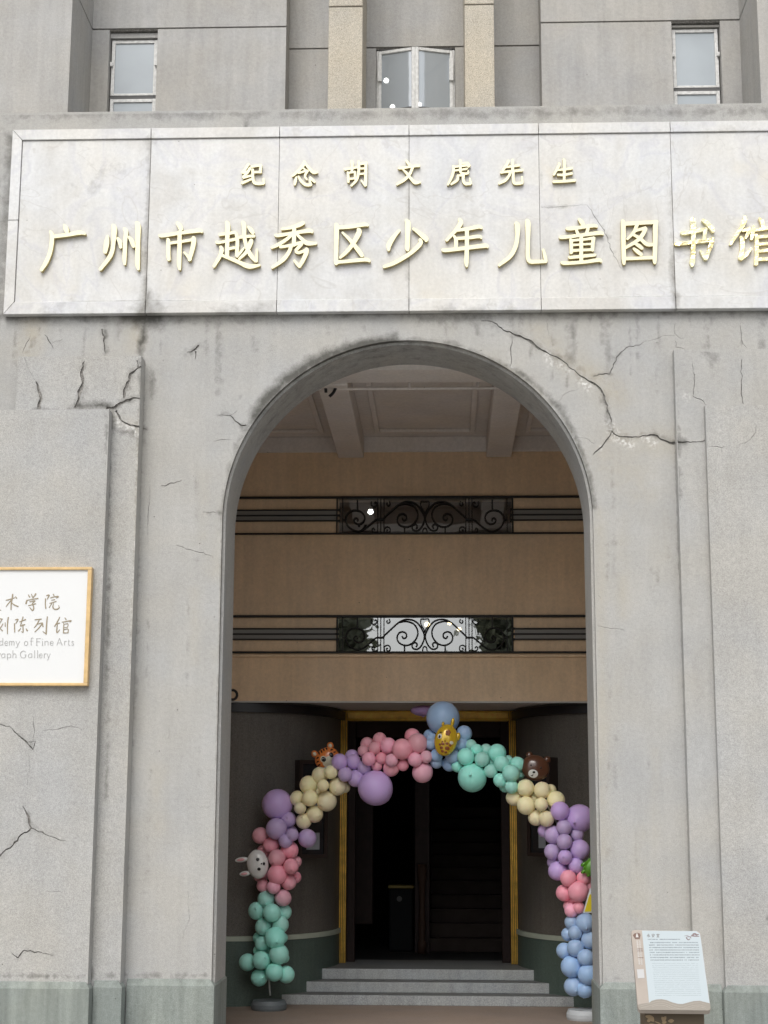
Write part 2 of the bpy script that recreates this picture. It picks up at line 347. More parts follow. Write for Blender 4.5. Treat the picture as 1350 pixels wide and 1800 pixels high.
def relief(name, x0, x1, z0, z1, Y, thick, mat, parent, cracks=(), stain_shade_marks=(), warm=(), white=(), arch=False, grid=.03, vis=(-3.15, 3.0, .0, 7.6), depth=.014):
    """a wall slab: front face with real cracks cut into it, open arch, sides, dirt and painted edge shade attributes"""
    # outline
    outer = [(x0, z0), (x1, z0), (x1, z1), (x0, z1)]
    if arch:
        arc = [(R_ARCH*math.cos(a), Z_SPR+R_ARCH*math.sin(a)) for a in np.linspace(0, math.pi, 97)]
        outer = [(x0, z0), (-R_ARCH, z0)]+arc[::-1]+[(R_ARCH, z0), (x1, z0), (x1, z1), (x0, z1)]
    gx = np.arange(max(x0, vis[0])+.01, min(x1, vis[1])-.005, grid); gz = np.arange(max(z0, vis[2])+.01, min(z1, vis[3])-.005, grid)
    G = np.array(np.meshgrid(gx, gz)).reshape(2, -1).T; G = G+np.random.uniform(-.006, .006, G.shape)
    if arch:
        ins = (np.abs(G[:, 0]) < R_ARCH+.004) & ((G[:, 1] < Z_SPR) | (np.hypot(G[:, 0], G[:, 1]-Z_SPR) < R_ARCH+.004)); G = G[~ins]
    V, T = cdt([outer]+list(cracks), G); T = tri_orient(V, T); c = V[T].mean(axis=1)
    keep = winding(c[:, 0], c[:, 1], outer); T = T[keep]; c = c[keep]
    ic = np.zeros(len(T), bool)
    for pl in cracks:
        bb = np.array(pl); m = (c[:, 0] > bb[:, 0].min()) & (c[:, 0] < bb[:, 0].max()) & (c[:, 1] > bb[:, 1].min()) & (c[:, 1] < bb[:, 1].max())
        idx = np.where(m)[0]
        if len(idx): ic[idx] |= winding(c[idx, 0], c[idx, 1], pl)
    TW, TC = T[~ic], T[ic]; n = len(V)
    VV = [(p[0], Y, p[1]) for p in V]; Fc = [tuple(t) for t in TW]; mi = [0]*len(Fc)
    VV += [(p[0], Y+depth, p[1]) for p in V]; Fc += [tuple(i+n for i in t) for t in TC]; mi += [1]*len(TC)
    if len(TC):
        for a, b in boundary(TC): Fc.append((a, b, b+n, a+n)); mi.append(1)
    # outer sides
    m = len(VV); k = len(outer)
    VV += [(p[0], Y, p[1]) for p in outer]+[(p[0], Y+thick, p[1]) for p in outer]
    for i in range(k):
        j = (i+1) % k; Fc.append((m+j, m+i, m+k+i, m+k+j)); mi.append(0)
    used = sorted({i for f in Fc for i in f}); mp = {i: q for q, i in enumerate(used)}
    VV = [VV[i] for i in used]; Fc = [tuple(mp[i] for i in f) for f in Fc]
    o = obj(name, VV, Fc, [mat, M_CRACK], parent); o.data.polygons.foreach_set('material_index', mi)
    XZ = np.array(VV)[:, [0, 2]]
    for nm, marks in (('stain_shade', stain_shade_marks), ('warm', warm), ('white', white)):
        if marks:
            at_ = o.data.attributes.new(nm, 'FLOAT', 'POINT'); at_.data.foreach_set('value', mark_field(XZ, marks).astype(np.float32))
    return o
def halo(cr, k=.30):
    out = []
    for pts, w in cr:
        ww = max(w) if hasattr(w, '__len__') else w
        if ww >= 1.4: out.append(([p for p in pts], .016+.008*ww, min(.6, k*(.45+ww*.1)))) 
    return out
def W(pts, Y=0.0): return [at(p[0], p[1], Y)[[0, 2]] for p in pts]

D_B, D_A = -.15, -.26
D_B2, D_A2 = -.09, -.15
O2, S2 = (820, 560), 3.5526; O4, S4 = (950, 540), 3.375; O3, S3 = (0, 540), 3.0; O5, S5 = (0, 1200), 3.0
wall_cracks = [
 (px_line([(90,15),(160,15),(230,70),(290,95),(390,135),(450,185),(520,225),(580,245),(640,300),(700,350),(760,385),(800,405),(840,450),(865,510),(885,580),(905,650)], O2, S2, 0), [1.5,2,3.5,4.5,6,5,3,2.5,2,3,3.5,5.5,5,4.5,4,2.5]),
 (px_line([(285,95),(285,140),(275,200),(285,250),(270,300)], O2, S2, 0), 1.5),
 (px_line([(790,360),(850,345),(890,345),(915,300),(940,240),(1000,180),(1080,165),(1100,150)], O2, S2, 0), [1.2,2.2,2,2,1.6,1.6,2.2,1]),
 (px_line([(1100,150),(1160,130),(1240,105),(1300,105)], O2, S2, 0), .6),
 (px_line([(905,700),(940,735),(1030,740),(1100,735),(1170,725),(1220,760),(1270,775),(1318,778)], O2, S2, 0), [2,2.5,2.5,3,5,5,5,6]),
 (px_line([(905,712),(870,765),(840,800),(790,850)], O2, S2, 0), [2,3,3,1.5]),
 (px_line([(575,520),(600,480),(660,450),(700,435)], O2, S2, 0), .7),
 (px_line([(505,0),(505,60),(510,110)], O2, S2, 0), 1),
 (px_line([(690,740),(740,745),(800,780)], O2, S2, 0), .6),
 (px_line([(1185,110),(1195,160),(1192,235)], O4, S4, 0), 1.6), (px_line([(1195,195),(1225,240)], O4, S4, 0), 1.6), (px_line([(1188,200),(1170,240)], O4, S4, 0), 1.4),
 (px_line([(735,635),(755,640),(775,645)], O3, S3, 0), [3.5,2.5,1]),
 (px_line([(1048,200),(1035,225),(1010,235),(985,236)], O3, S3, 0), [4,6,3,1]), (px_line([(1032,232),(1030,272)], O3, S3, 0), [3,1]),
 (px_line([(1150,572),(1185,568),(1215,570),(1240,600),(1275,625),(1300,622)], O3, S3, 0), [.8,1.4,1.6,2,4,3]), (px_line([(1215,570),(1235,555),(1252,545)], O3, S3, 0), 1.2),
 (px_line([(1135,707),(1180,700),(1220,698)], O3, S3, 0), 1), (px_line([(850,940),(870,943),(900,930),(960,910)], O3, S3, 0), 1.6),
 (px_line([(783,930),(788,970),(782,1100),(778,1250)], O3, S3, 0), .8), (px_line([(930,1255),(1000,1280),(1070,1295),(1125,1322)], O3, S3, 0), 1),
 (px_line([(1070,1080),(1140,1083)], O3, S3, 0), 1.6), (px_line([(235,145),(265,185),(280,215)], O3, S3, 0), 1.8), (px_line([(275,190),(330,168)], O3, S3, 0), 1),
 (px_line([(538,115),(548,160),(555,240)], O3, S3, 0), [2.5,3.5,2]), (px_line([(118,240),(140,190),(160,150)], O3, S3, 0), 1.2),
 (px_line([(800,95),(795,160),(850,188)], O4, S4, 0), 1), (px_line([(800,200),(805,235),(855,248)], O4, S4, 0), 1.2),
 (px_line([(890,230),(895,260),(885,300)], O5, S5, 0), .6), (px_line([(1050,660),(1110,655)], O5, S5, 0), .7), (px_line([(990,1100),(1000,1230),(960,1350)], O5, S5, 0), .5),
 (W([(1050,1100),(1075,1104),(1098,1108)]), .8), (W([(1052,1046),(1056,1052)]), 1)]
arch_px = [(390,930),(393,873),(405,820),(423,770),(448,732),(470,703),(506,668),(546,640),(591,621),(642,607),(692,600),(727,597),(778,601),(823,612),(858,630),(905,650),(950,684),(980,715),(1003,750),(1024,800),(1036,839),(1042,893)]
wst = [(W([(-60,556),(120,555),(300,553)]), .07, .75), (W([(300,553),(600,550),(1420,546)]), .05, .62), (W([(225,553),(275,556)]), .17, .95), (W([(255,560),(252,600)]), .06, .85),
 (W(arch_px[0:5]), .05, .5), (W([(p[0]-1, p[1]-1) for p in arch_px[4:11]]), .095, 1.0), (W(arch_px[10:16]), .035, .5), (W(arch_px[15:22]), .045, .72), (W([(985,722),(995,735)]), .08, .7),
 (W([(247,600),(247,720),(247,780)]), .05, .75), (W([(247,780),(235,1200),(214,1716)]), .028, .55), (W([(1189,620),(1192,820),(1197,1000)]), .03, .85), (W([(1197,1000),(1215,1720)]), .016, .4),  # strokes down the panel edges: dirt plus contact shade painted into the colour
 (W([(1008,575),(1006,632)]), .045, .62), (W([(150,557),(152,565)]), .04, .8), (W([(187,558),(188,563)]), .07, .7), (W([(60,600),(48,618)]), .05, .45), (W([(266,655),(268,700)]), .05, .5),
 (W([(185,580),(187,620)]), .03, .7), (W([(210,1715),(300,1717),(365,1716)]), .022, .75), (W([(1060,1722),(1215,1724)]), .02, .6), (W([(342,612),(338,620)]), .035, .8),
 (W([(1150,765),(1188,778)]), .045, .6), (W([(425,747),(430,752)]), .05, .7), (W([(385,900),(390,905)]), .04, .6), (W([(930,600),(975,625),(1020,648)]), .05, .35), (W([(1060,700),(1070,740)]), .05, .4),
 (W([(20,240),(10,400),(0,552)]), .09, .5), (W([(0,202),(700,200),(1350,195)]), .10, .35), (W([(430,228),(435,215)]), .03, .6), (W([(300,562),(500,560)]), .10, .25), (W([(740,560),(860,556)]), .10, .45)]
wwarm = [(W([(1020,650),(1080,690)]), .22, .5), (W([(1080,770),(1180,780)]), .20, .4), (W([(60,560),(50,620)]), .16, .5), (W([(232,565),(240,600)]), .14, .5), (W([(940,580),(1000,640)]), .16, .4),
 (W([(1060,800),(1120,860)]), .35, .3), (W([(400,900),(380,1000)]), .15, .25), (W([(860,640),(930,700)]), .2, .35), (W([(1055,900),(1060,1500)]), .08, .3)]
wwhite = [(W([(962,625),(968,640)]), .04, .9), (W([(985,640),(1000,655)]), .03, .8), (W([(1022,668),(1034,682)]), .05, .95), (W([(1072,745),(1082,768)]), .055, 1), (W([(1090,772),(1110,782)]), .05, .95), (W([(1130,768),(1150,780)]), .045, .8), (W([(1055,785),(1058,790)]), .03, .7), (W([(895,640),(899,646)]), .025, .8)]
_r = random.Random(5)
for _ in range(70):
    x = _r.uniform(-20, 1360); L = _r.uniform(25, 150)*(.6 if 480 < x < 950 else 1); wob = _r.uniform(-2, 2)
    L = min(L, 42) if 560 < x < 880 else L
    wst.append((W([(x, 551), (x+wob, 551+L*.5), (x+wob*.5, 551+L)]), _r.uniform(.012, .035), _r.uniform(.18, .42)))
for _ in range(26):
    x, y = _r.choice([(_r.uniform(250, 380), _r.uniform(700, 1500)), (_r.uniform(1060, 1180), _r.uniform(800, 1500))]); L = _r.uniform(60, 260)
    wst.append((W([(x, y), (x+_r.uniform(-3, 3), y+L)]), _r.uniform(.012, .03), _r.uniform(.14, .24)))
    if _ < 14: wwarm.append((W([(x+12, y), (x+12, y+L*.6)]), _r.uniform(.05, .12), _r.uniform(.12, .3)))
relief('front_wall', -9, 9, 0, CTOP, 0.0, .595, M_WALL, B, [crack_poly(*c) for c in wall_cracks], wst+halo(wall_cracks), wwarm, wwhite, arch=True, grid=.027, vis=(-3.2, 3.0, 0, 7.6))

# raised wall panels left and right of the arch
XA = at(190.6, 780, D_A)[0]; XB = at(244.8, 780, D_B)[0]; XB0 = at(30, 680, D_B)[0]
ZA = at(100, 720, D_A)[2]; ZB = at(150, 626, D_B)[2]
XA = .5*(XA+at(154.5, 1700, D_A)[0]); XB = .5*(XB+at(210.8, 1700, D_B)[0])
bcr = [(px_line([(190,395),(205,440),(215,480),(205,534)], O3, S3, D_B), [1,4,5,4.5]), (px_line([(445,285),(428,345),(438,400),(422,450),(408,500),(395,530)], O3, S3, D_B), [1,4.5,4,6,4.5,4]),
 (px_line([(745,312),(720,322),(690,350),(675,400),(658,440),(655,480)], O3, S3, D_B), [3,2.5,4,4.5,5.5,2.5]), (px_line([(722,280),(728,318)], O3, S3, D_B), [1,2.5]),
 (px_line([(738,483),(700,481),(650,500),(610,528),(560,530)], O3, S3, D_B), [1.2,3,4.5,6,5]), (px_line([(612,545),(640,600),(672,620),(735,630)], O3, S3, D_B), [4,3,2.5,3]),
 (px_line([(130,265),(160,340),(190,395)], O3, S3, D_B), .6)]
bst = [(px_line([(165,535),(400,530),(560,525)], O3, S3, D_B), .022, .75), (px_line([(400,515),(560,515),(610,540),(640,505),(690,485)], O3, S3, D_B), .05, .75), (px_line([(580,560),(590,640)], O3, S3, D_B), .08, .75),
 (px_line([(600,650),(740,660)], O3, S3, D_B), .05, .6), (px_line([(745,270),(742,640)], O3, S3, D_B), .025, .6), (px_line([(580,700),(560,2600)], O3, S3, D_B), .025, .5), (px_line([(575,600),(572,800)], O3, S3, D_B), .04, .6), (W([(157,1700),(160,1717)], D_B), .035, .9), (W([(160,1716),(212,1717)], D_B), .02, .7)]  # upright edge strokes also paint in the shade beside the raised panel
bwh = [(px_line([(600,590),(650,632),(720,635)], O3, S3, D_B), .04, .9)]
relief('wall_panel', XB0, XB, 0, ZB, D_B, .148, M_WALL, B, [crack_poly(c[0], [q*1.45 for q in c[1]] if hasattr(c[1], '__len__') else c[1]) for c in bcr], bst+halo(bcr), [(px_line([(590,560),(730,640)], O3, S3, D_B), .1, .3)], bwh, vis=(-3.2, 3, 0, 7.6))
acr = [(px_line([(-60,190),(0,215),(50,235),(90,270),(140,310),(175,355)], O5, S5, D_A), [1,1.2,1.6,2.4,3.5,2]), (px_line([(176,352),(184,308),(150,312)], O5, S5, D_A), 1.8), (px_line([(175,305),(181,235),(175,180)], O5, S5, D_A), 1.3),
 (px_line([(220,250),(300,245),(360,230),(410,235),(435,255)], O5, S5, D_A), 1.1), (px_line([(-30,930),(0,912),(50,868),(90,830),(110,800),(155,778),(165,768)], O5, S5, D_A), [2,3.2,2.6,4.4,2.6,3,3]),
 (px_line([(165,768),(152,710),(120,650)], O5, S5, D_A), [3,4.6,1.5]), (px_line([(165,768),(220,790),(290,820),(350,833)], O5, S5, D_A), [2.6,2.4,1.4,.6]), (px_line([(60,1425),(92,1450),(125,1412),(200,1422),(280,1440)], O5, S5, D_A), [1,3.5,3,1.6,.6]),
 (px_line([(250,1100),(290,1098),(330,1106)], O5, S5, D_A), 1), (px_line([(150,370),(152,460),(145,540)], O5, S5, D_A), .5), (px_line([(0,75),(25,95)], O5, S5, D_A), .8)]
ast = [(px_line([(150,690),(155,730)], O5, S5, D_A), .03, .6), (W([(0,1716),(150,1717)], D_A), .014, .5), (W([(21,771),(22,772)], D_A), .012, 1), (W([(19,808),(20,809)], D_A), .012, 1), (W([(188,730),(186,900)], D_A), .02, .4)]
relief('wall_panel', -9, XA, 0, ZA, D_A, .105, M_WALL, B, [crack_poly(*c) for c in acr], ast+halo(acr, .25), [], [], vis=(-3.2, 3, 0, 7.6))
XB2 = .5*(at(1191.7, 820, D_B2)[0]+at(1215.7, 1600, D_B2)[0]); XA2 = .5*(at(1244.7, 820, D_A2)[0]+at(1273.3, 1700, D_A2)[0])
ZB2 = at(1280, 614, D_B2)[2]; ZA2 = at(1300, 712, D_A2)[2]
bc2 = [(px_line([(815,800),(870,802),(960,800),(985,785)], O4, S4, D_B2), [5,2,1.6,2.5]), (px_line([(900,330),(915,440),(905,530),(950,545),(990,585)], O4, S4, D_B2), 1.2), (px_line([(1195,310),(1190,380),(1200,410),(1190,450),(1190,500),(1205,575)], O4, S4, D_B2), 1.8)]
relief('wall_panel', XB2, 9, 0, ZB2, D_B2, .088, M_WALL, B, [crack_poly(*c) for c in bc2], [(W([(1188,776),(1205,778)], D_B2), .05, .7), (W([(1250,620),(1255,640)], D_B2), .12, .3), (W([(1190,615),(1195,900)], D_B2), .012, .5)], [], [(W([(1205,695),(1208,700)], D_B2), .04, .7)], vis=(-3.2, 3.2, 0, 7.6))
ac2 = [(px_line([(1000,825),(1070,832),(1100,825)], O4, S4, D_A2), 1), (px_line([(1072,832),(1078,870)], O4, S4, D_A2), .8), (px_line([(1180,818),(1230,795),(1270,755),(1280,700)], O4, S4, D_A2), 1)]
relief('wall_panel', XA2, 9, 0, ZA2, D_A2, .058, M_WALL, B, [crack_poly(*c) for c in ac2], [(W([(1349,1612),(1349,1618)], D_A2), .015, 1)], [], [], vis=(-3.2, 3.3, 0, 7.6))

# arch reveal: outer rim groove and inner lining
def arch_path(r, n=64, z0=0.0):
    return [(r, z0)]+[(r*math.cos(a), Z_SPR+r*math.sin(a)) for a in np.linspace(0, math.pi, n)]+[(-r, z0)]
def arch_strip(name, prof, mat):
    """prof: list of (radius, Y) section points swept round the arch"""
    V, Fc = [], []; n = None
    for r, Y in prof:
        p = arch_path(r); n = len(p); V += [(q[0], Y, q[1]) for q in p]
    for i in range(len(prof)-1):
        for k in range(n-1): Fc.append((i*n+k, i*n+k+1, (i+1)*n+k+1, (i+1)*n+k))
    o = obj(name, V, Fc, mat, B); P = np.array(V)[:, [0, 2]]; Yv = np.array(V)[:, 1]
    s = mark_field(P, [(W(arch_px[4:12]), .3, .26), (W(arch_px[11:18]), .3, .22), (W(arch_px[0:5]), .3, .05)])*np.clip(1.2-Yv*1.2, .2, 1)
    a = o.data.attributes.new('stain_shade', 'FLOAT', 'POINT'); a.data.foreach_set('value', s.astype(np.float32)); return o
arch_strip('arch_lining', [(R_ARCH+.002, .03), (R_ARCH-.0, .055), (R_ARCH-.018, .062), (R_ARCH-.018, .2), (R_ARCH-.018, .4), (R_ARCH-.018, .6), (R_ARCH+.3, .6)], M_WALL)
# inner face of the front wall, seen from inside the porch
arch_strip('arch_lining', [(R_ARCH+.3, .602), (R_ARCH+.9, .602)], M_CEIL)

# plinths (green granite) following the stepped wall
def plinth(x0, x1, Yw, out=.035, dx0=0, dx1=0, h=.435, back=None):
    yb = back if back is not None else Yw+.1
    ch = .045; x0o, x1o = x0-dx0, x1+dx1
    V = [(x0o, Yw-out, 0), (x1o, Yw-out, 0), (x1o, yb, 0), (x0o, yb, 0), (x0o, Yw-out, h-ch), (x1o, Yw-out, h-ch), (x1o, yb, h-ch), (x0o, yb, h-ch),
         (x0+(.012 if dx0 else 0), Yw-.004, h), (x1-(.012 if dx1 else 0), Yw-.004, h), (x1-(.012 if dx1 else 0), yb, h), (x0+(.012 if dx0 else 0), yb, h)]
    Fc = [(0,1,5,4),(1,2,6,5),(2,3,7,6),(3,0,4,7),(4,5,9,8),(5,6,10,9),(6,7,11,10),(7,4,8,11),(8,9,10,11),(3,2,1,0)]
    o = obj('plinth', V, Fc, M_PLINTH, B); bevel(o, .005, 2); return o
HP = at(300, 1720.5)[2]
plinth(-9, XA, D_A, dx1=.02, h=HP); plinth(XA+.021, XB, D_B, dx1=.02, h=HP); plinth(XB+.021, -R_ARCH, 0, dx1=.028, h=HP, back=.62)
plinth(R_ARCH, XB2-.021, 0, dx0=.028, h=HP, back=.62); plinth(XB2, XA2-.021, D_B2, dx0=.02, h=HP); plinth(XA2, 9, D_A2, dx0=.02, h=HP)
# parapet top slab behind the wall head
box('parapet', -9, 9, .597, .9, CTOP-.5, CTOP-.003, M_WALL, B)
box('terrace_roof', -9, 9, .9, 2.6, CTOP-.6, CTOP-.5, M_WALL2, B)

# ------------------------------------------------------------------ upper storey, set back
YW, YR, YC, YP = 1.7, 2.03, 1.32, .62
ZT = 11.2; ZB0 = CTOP-.45
def upper(name, x0, x1, Y, joint_px, back=.3, mat=M_WALL2, wx=None, z_j=None):
    """wall slab in two lifts with a real recessed joint between"""
    zj = z_j if z_j is not None else at(joint_px[0], joint_px[1], Y)[2]
    if wx is None:
        box(name, x0, x1, Y, Y+back, ZB0, zj-.008, mat, B); box(name, x0, x1, Y, Y+back, zj+.008, ZT, mat, B)
    else:
        box(name, x0, wx[0], Y, Y+back, ZB0, zj-.008, mat, B); box(name, wx[1], x1, Y, Y+back, ZB0, zj-.008, mat, B); box(name, x0, x1, Y, Y+back, zj+.008, ZT, mat, B)
    box('joint_fill', x0+.01, x1-.01, Y+.02, Y+back, zj-.008, zj+.008, M_CRACK, B)
    return zj
xa = at(160, 120, YW)[0]; xb = at(502, 120, YW)[0]; xc = at(952, 120, YW)[0]; xd = at(1303, 120, YW)[0]
wl0, wl1 = at(191, 100, YW)[0], at(276, 100, YW)[0]; wr0, wr1 = at(1182, 100, YW)[0], at(1268, 100, YW)[0]
zjw = at(675, 44, YW)[2]
upper('upper_wall', xa, xb, YW, None, wx=(wl0, wl1), z_j=zjw); upper('upper_wall', xc, xd, YW, None, wx=(wr0, wr1), z_j=zjw)
wc0, wc1 = at(661, 120, YR)[0], at(800, 120, YR)[0]; zjr = at(650, 84, YR)[2]
box('upper_wall', xb-.3, wc0, YR, YR+.3, ZB0, zjr-.008, M_WALL2, B); box('upper_wall', wc1, xc+.3, YR, YR+.3, ZB0, zjr-.008, M_WALL2, B)
box('upper_wall', xb-.3, xc+.3, YR, YR+.3, zjr+.008, ZT, M_WALL2, B)
box('joint_fill', xb, xc, YR+.02, YR+.28, zjr-.008, zjr+.008, M_CRACK, B)
for cx0, cx1 in ((577, 637), (817, 869)):
    x0, x1 = at(cx0, 100, YC)[0], at(cx1, 100, YC)[0]; zj = at(700, 10, YC)[2]
    box('pilaster', x0, x1, YC, YR-.002, ZB0, zj-.006, M_PIER, B, bev=.006); box('pilaster', x0, x1, YC, YR-.002, zj+.006, ZT, M_PIER, B, bev=.006)
    box('joint_fill', x0+.01, x1-.01, YC+.015, YR-.002, zj-.006, zj+.006, M_CRACK, B)
yp = .92
xpl = at(84, 120, yp)[0]
box('pier', -9, xa-.0, yp, YW+.3, ZB0, zjw-.008, M_WALL2, B); 
box('pier', -9, xa-.0, yp, YW+.3, zjw+.008, ZT, M_WALL2, B); box('joint_fill', -9, xa-.02, yp+.02, YW+.28, zjw-.008, zjw+.008, M_CRACK, B)
box('pier', xd, 9, yp, YW+.3, ZB0, zjw-.008, M_WALL2, B); box('pier', xd, 9, yp, YW+.3, zjw+.008, ZT, M_WALL2, B); box('joint_fill', xd+.02, 9, yp+.02, YW+.28, zjw-.008, zjw+.008, M_CRACK, B)

def bar(name, p, q, w, mat, parent, d=None):
    """square-section bar between two points"""
    p, q = Vector(p), Vector(q); t = (q-p).normalized(); a = Vector((0, 1, 0)) if abs(t.y) < .8 else Vector((1, 0, 0)); a = (a-t*a.dot(t)).normalized(); b = t.cross(a); d = d or w
    V = [e+a*sa*d/2+b*sb*w/2 for e in (p, q) for sa, sb in ((-1,-1),(1,-1),(1,1),(-1,1))]
    o = obj(name, V, [(0,1,2,3),(7,6,5,4),(0,4,5,1),(1,5,6,2),(2,6,7,3),(3,7,4,0)], mat, parent); bevel(o, min(w, d)*.15, 1); return o
def side_window(x0, x1, ztop, zmid, Y, deep_head):
    w = bpy.data.objects.new('window', None); COL.objects.link(w); w.parent = B; w.location = ((x0+x1)/2, Y, zmid)
    Yf = Y+.09; fw = .032
    zt = ztop-deep_head
    box('window_head', x0, x1, Y+.05, Y+.3, zt, ztop-.01, M_WALL2, w)
    for z0, z1 in ((zmid+.012, zt-.01), (zmid-1.25, zmid-.02)):
        box('frame', x0+.012, x0+.012+fw, Yf-.02, Yf+.02, z0, z1, M_WHITEFRAME, w, .004); box('frame', x1-.012-fw, x1-.012, Yf-.02, Yf+.02, z0, z1, M_WHITEFRAME, w, .004)
        box('frame', x0+.012+fw, x1-.012-fw, Yf-.018, Yf+.018, z1-fw, z1, M_WHITEFRAME, w, .004); box('frame', x0+.012+fw, x1-.012-fw, Yf-.018, Yf+.018, z0, z0+fw*.7, M_WHITEFRAME, w, .004)
        box('pane', x0+.012+fw, x1-.012-fw, Yf-.004, Yf+.004, z0+fw*.7, z1-fw, M_PANE, w)
    box('sash_bar', x0+.003, x1-.003, Yf-.012, Yf+.05, zmid-.02, zmid+.012, simple('dark_gap', (.1, .1, .1), .7), w)
    for k in (.45,):
        zz = zt-(zt-zmid)*k; box('hinge', x0+.004, x0+.03, Yf-.045, Yf-.02, zz-.02, zz+.02, M_WHITEFRAME, w, .003); box('hinge', x1-.03, x1-.004, Yf-.045, Yf-.02, zz-.02, zz+.02, M_WHITEFRAME, w, .003)
side_window(wl0, wl1, zjw-.008, at(235, 164, YW)[2], YW, at(235, 52, YW)[2]-at(235, 62, YW)[2]+.0)
side_window(wr0, wr1, zjw-.008, at(1225, 150, YW)[2], YW, .03)
box('room_back', -4, 5, YW+1.9, YW+2.0, ZB0, ZT, M_ROOM, B); box('room_ceiling', wc0-1.2, wc1+1.2, YR+.31, YW+1.9, zjr+.25, zjr+.3, M_ROOM, B); box('room_floor', wc0-1.2, wc1+1.2, YR+.31, YW+1.9, ZB0, ZB0+.1, M_ROOM, B)
# middle casement pair, both sashes pushed open outwards
cw = bpy.data.objects.new('casement_window', None); COL.objects.link(cw); cw.parent = B; cw.location = ((wc0+wc1)/2, YR, zjr-1)
zt = zjr-.03; zb = zt-1.5; Yh = YR+.03
box('frame', wc0+.004, wc0+.03, YR+.01, YR+.06, zb, zt, M_WHITEFRAME, cw, .004); box('frame', wc1-.03, wc1-.004, YR+.01, YR+.06, zb, zt, M_WHITEFRAME, cw, .004)
box('frame', wc0+.03, wc1-.03, YR+.01, YR+.05, zt-.02, zt+.018, simple('dark_head', (.06, .06, .06), .8), cw)
xm = at(729, 120, YR-.075)[0]
for s, xh, xe in ((-1, wc0+.035, xm-.012), (1, wc1-.035, xm+.02)):
    hp, ep = Vector((xh, Yh-.02, 0)), Vector((xe, YR-.075, 0)); zt2 = zt-.01; zm = at(700, 186, YR-.1)[2]
    dv = (ep-hp).normalized()*.017; z_ = Vector((0, 0, 1))
    bar('sash_frame', hp+z_*zb, hp+z_*zt2, .032, M_WHITEFRAME, cw); bar('sash_frame', ep+z_*zb, ep+z_*zt2, .034, M_WHITEFRAME, cw)
    bar('sash_frame', hp+dv+z_*(zt2-.016), ep-dv+z_*(zt2-.016), .032, M_WHITEFRAME, cw, .028); bar('sash_bar', hp+dv+z_*zm, ep-dv+z_*zm, .012, M_BLACK, cw)
    a, b_ = hp+dv*1.0, ep-dv*1.0
    obj('pane', [a+z_*zb, b_+z_*zb, b_+z_*(zt2-.03), a+z_*(zt2-.03)], [(0, 1, 2, 3)], M_UGLASS, cw)
    box('hinge', xh-.02, xh+.02, YR-.03, YR+.005, zt-.32, zt-.1, M_WHITEFRAME, cw, .005)
def disc_lamp(px, py, Y, r, mat, name='ceiling_lamp', label=''):
    p = at(px, py, Y); V, Fc = tubevf([(p[0], p[1], p[2]+r*math.cos(a)*.8) for a in np.linspace(math.pi-.05, .05, 9)], [r*math.sin(a) for a in np.linspace(math.pi-.05, .05, 9)], 20)
    t = thing(name, label, 'lamp', tuple(p)); obj('bulb_face', V, Fc, mat, t, smooth=True)
    V, Fc = tubevf([(p[0], p[1], p[2]+r*.8), (p[0], p[1], p[2]+r*.8+.03)], r*.9, 20); obj('housing', V, Fc, M_WHITEFRAME, t); return t
disc_lamp(679, 142, YR+.9, .026, M_LAMP, label='round lit lamp high behind the left sash of the middle window')
disc_lamp(737, 184, YR+.9, .024, M_LAMP, label='round lit lamp behind the right sash, beside the window mullion')
disc_lamp(690, 188, YR+.7, .024, M_LAMP, label='round lit lamp lowest behind the left sash of the middle window')

# ------------------------------------------------------------------ marble name board
NB = thing('name_board', 'long white marble name board with gold Chinese characters above the arch', 'sign', (0, -.03, at(675, 548)[2]))
YF, YS = -.07, -.055
ox0 = at(14, 390, YF)[0]; ozt = at(675, 220, YF)[2]; ozb = at(675, 547, YF)[2]
ix0 = at(32, 390, YF)[0]; izt = at(675, 238.5, YF)[2]; izb = at(675, 525, YF)[2]
ox1 = -ox0+.02; ix1 = ox1-(ix0-ox0)
jx = [at(x, 390, YS)[0] for x in (261, 489, 719, 949, 1183)]
xs = [ix0]+jx+[ix1]
mst = lambda Y: [(W([(257,537),(258,520)], Y), .09, .95), (W([(262,236),(262,250)], Y), .05, .7), (W([(262,240),(258,530)], Y), .012, .6), (W([(380,547),(480,546)], Y), .06, .5), (W([(770,544),(900,542)], Y), .06, .55),
   (W([(20,240),(700,231),(1350,228)], Y), .022, .35), (W([(949,300),(949,340)], Y), .03, .5), (W([(1187,520),(1187,540)], Y), .05, .7), (W([(120,215),(260,214)], Y), .05, .5), (W([(250,545),(275,545)], Y), .14, .9),
   (W([(122,310),(150,365)], Y), .02, .55), (W([(160,330),(190,290),(215,300)], Y), .09, .28), (W([(719,240),(719,530)], Y), .01, .3), (W([(600,540),(640,538)], Y), .05, .4), (W([(950,365),(1030,362),(1060,400),(1095,470)], Y), .01, .5), (W([(80,500),(120,530)], Y), .1, .25), (W([(60,548),(230,546)], Y), .05, .35)]
mwarm = lambda Y: [(W([(1300,300),(1350,310)], Y), .15, .4), (W([(955,290),(975,315)], Y), .06, .6), (W([(80,490),(120,510)], Y), .15, .35), (W([(300,500),(330,520)], Y), .2, .3), (W([(700,500),(760,520)], Y), .25, .25), (W([(960,340),(1000,350)], Y), .1, .3)]
for i in range(6):
    slc = [crack_poly(W([(952,365),(990,364),(1032,360)], YS), .7), crack_poly(W([(1032,360),(1045,380),(1062,405),(1075,440),(1092,472)], YS), 1.1)] if i == 4 else ()
    relief('marble_slab', xs[i]+.002, xs[i+1]-.002, izb+.002, izt-.002, YS, .035, M_MARBLE, NB, slc, mst(YS), mwarm(YS), [], grid=.05, depth=.006)
box('backing', ix0, ix1, YS+.012, -.002, izb-.0, izt+.0, M_CRACK, NB)
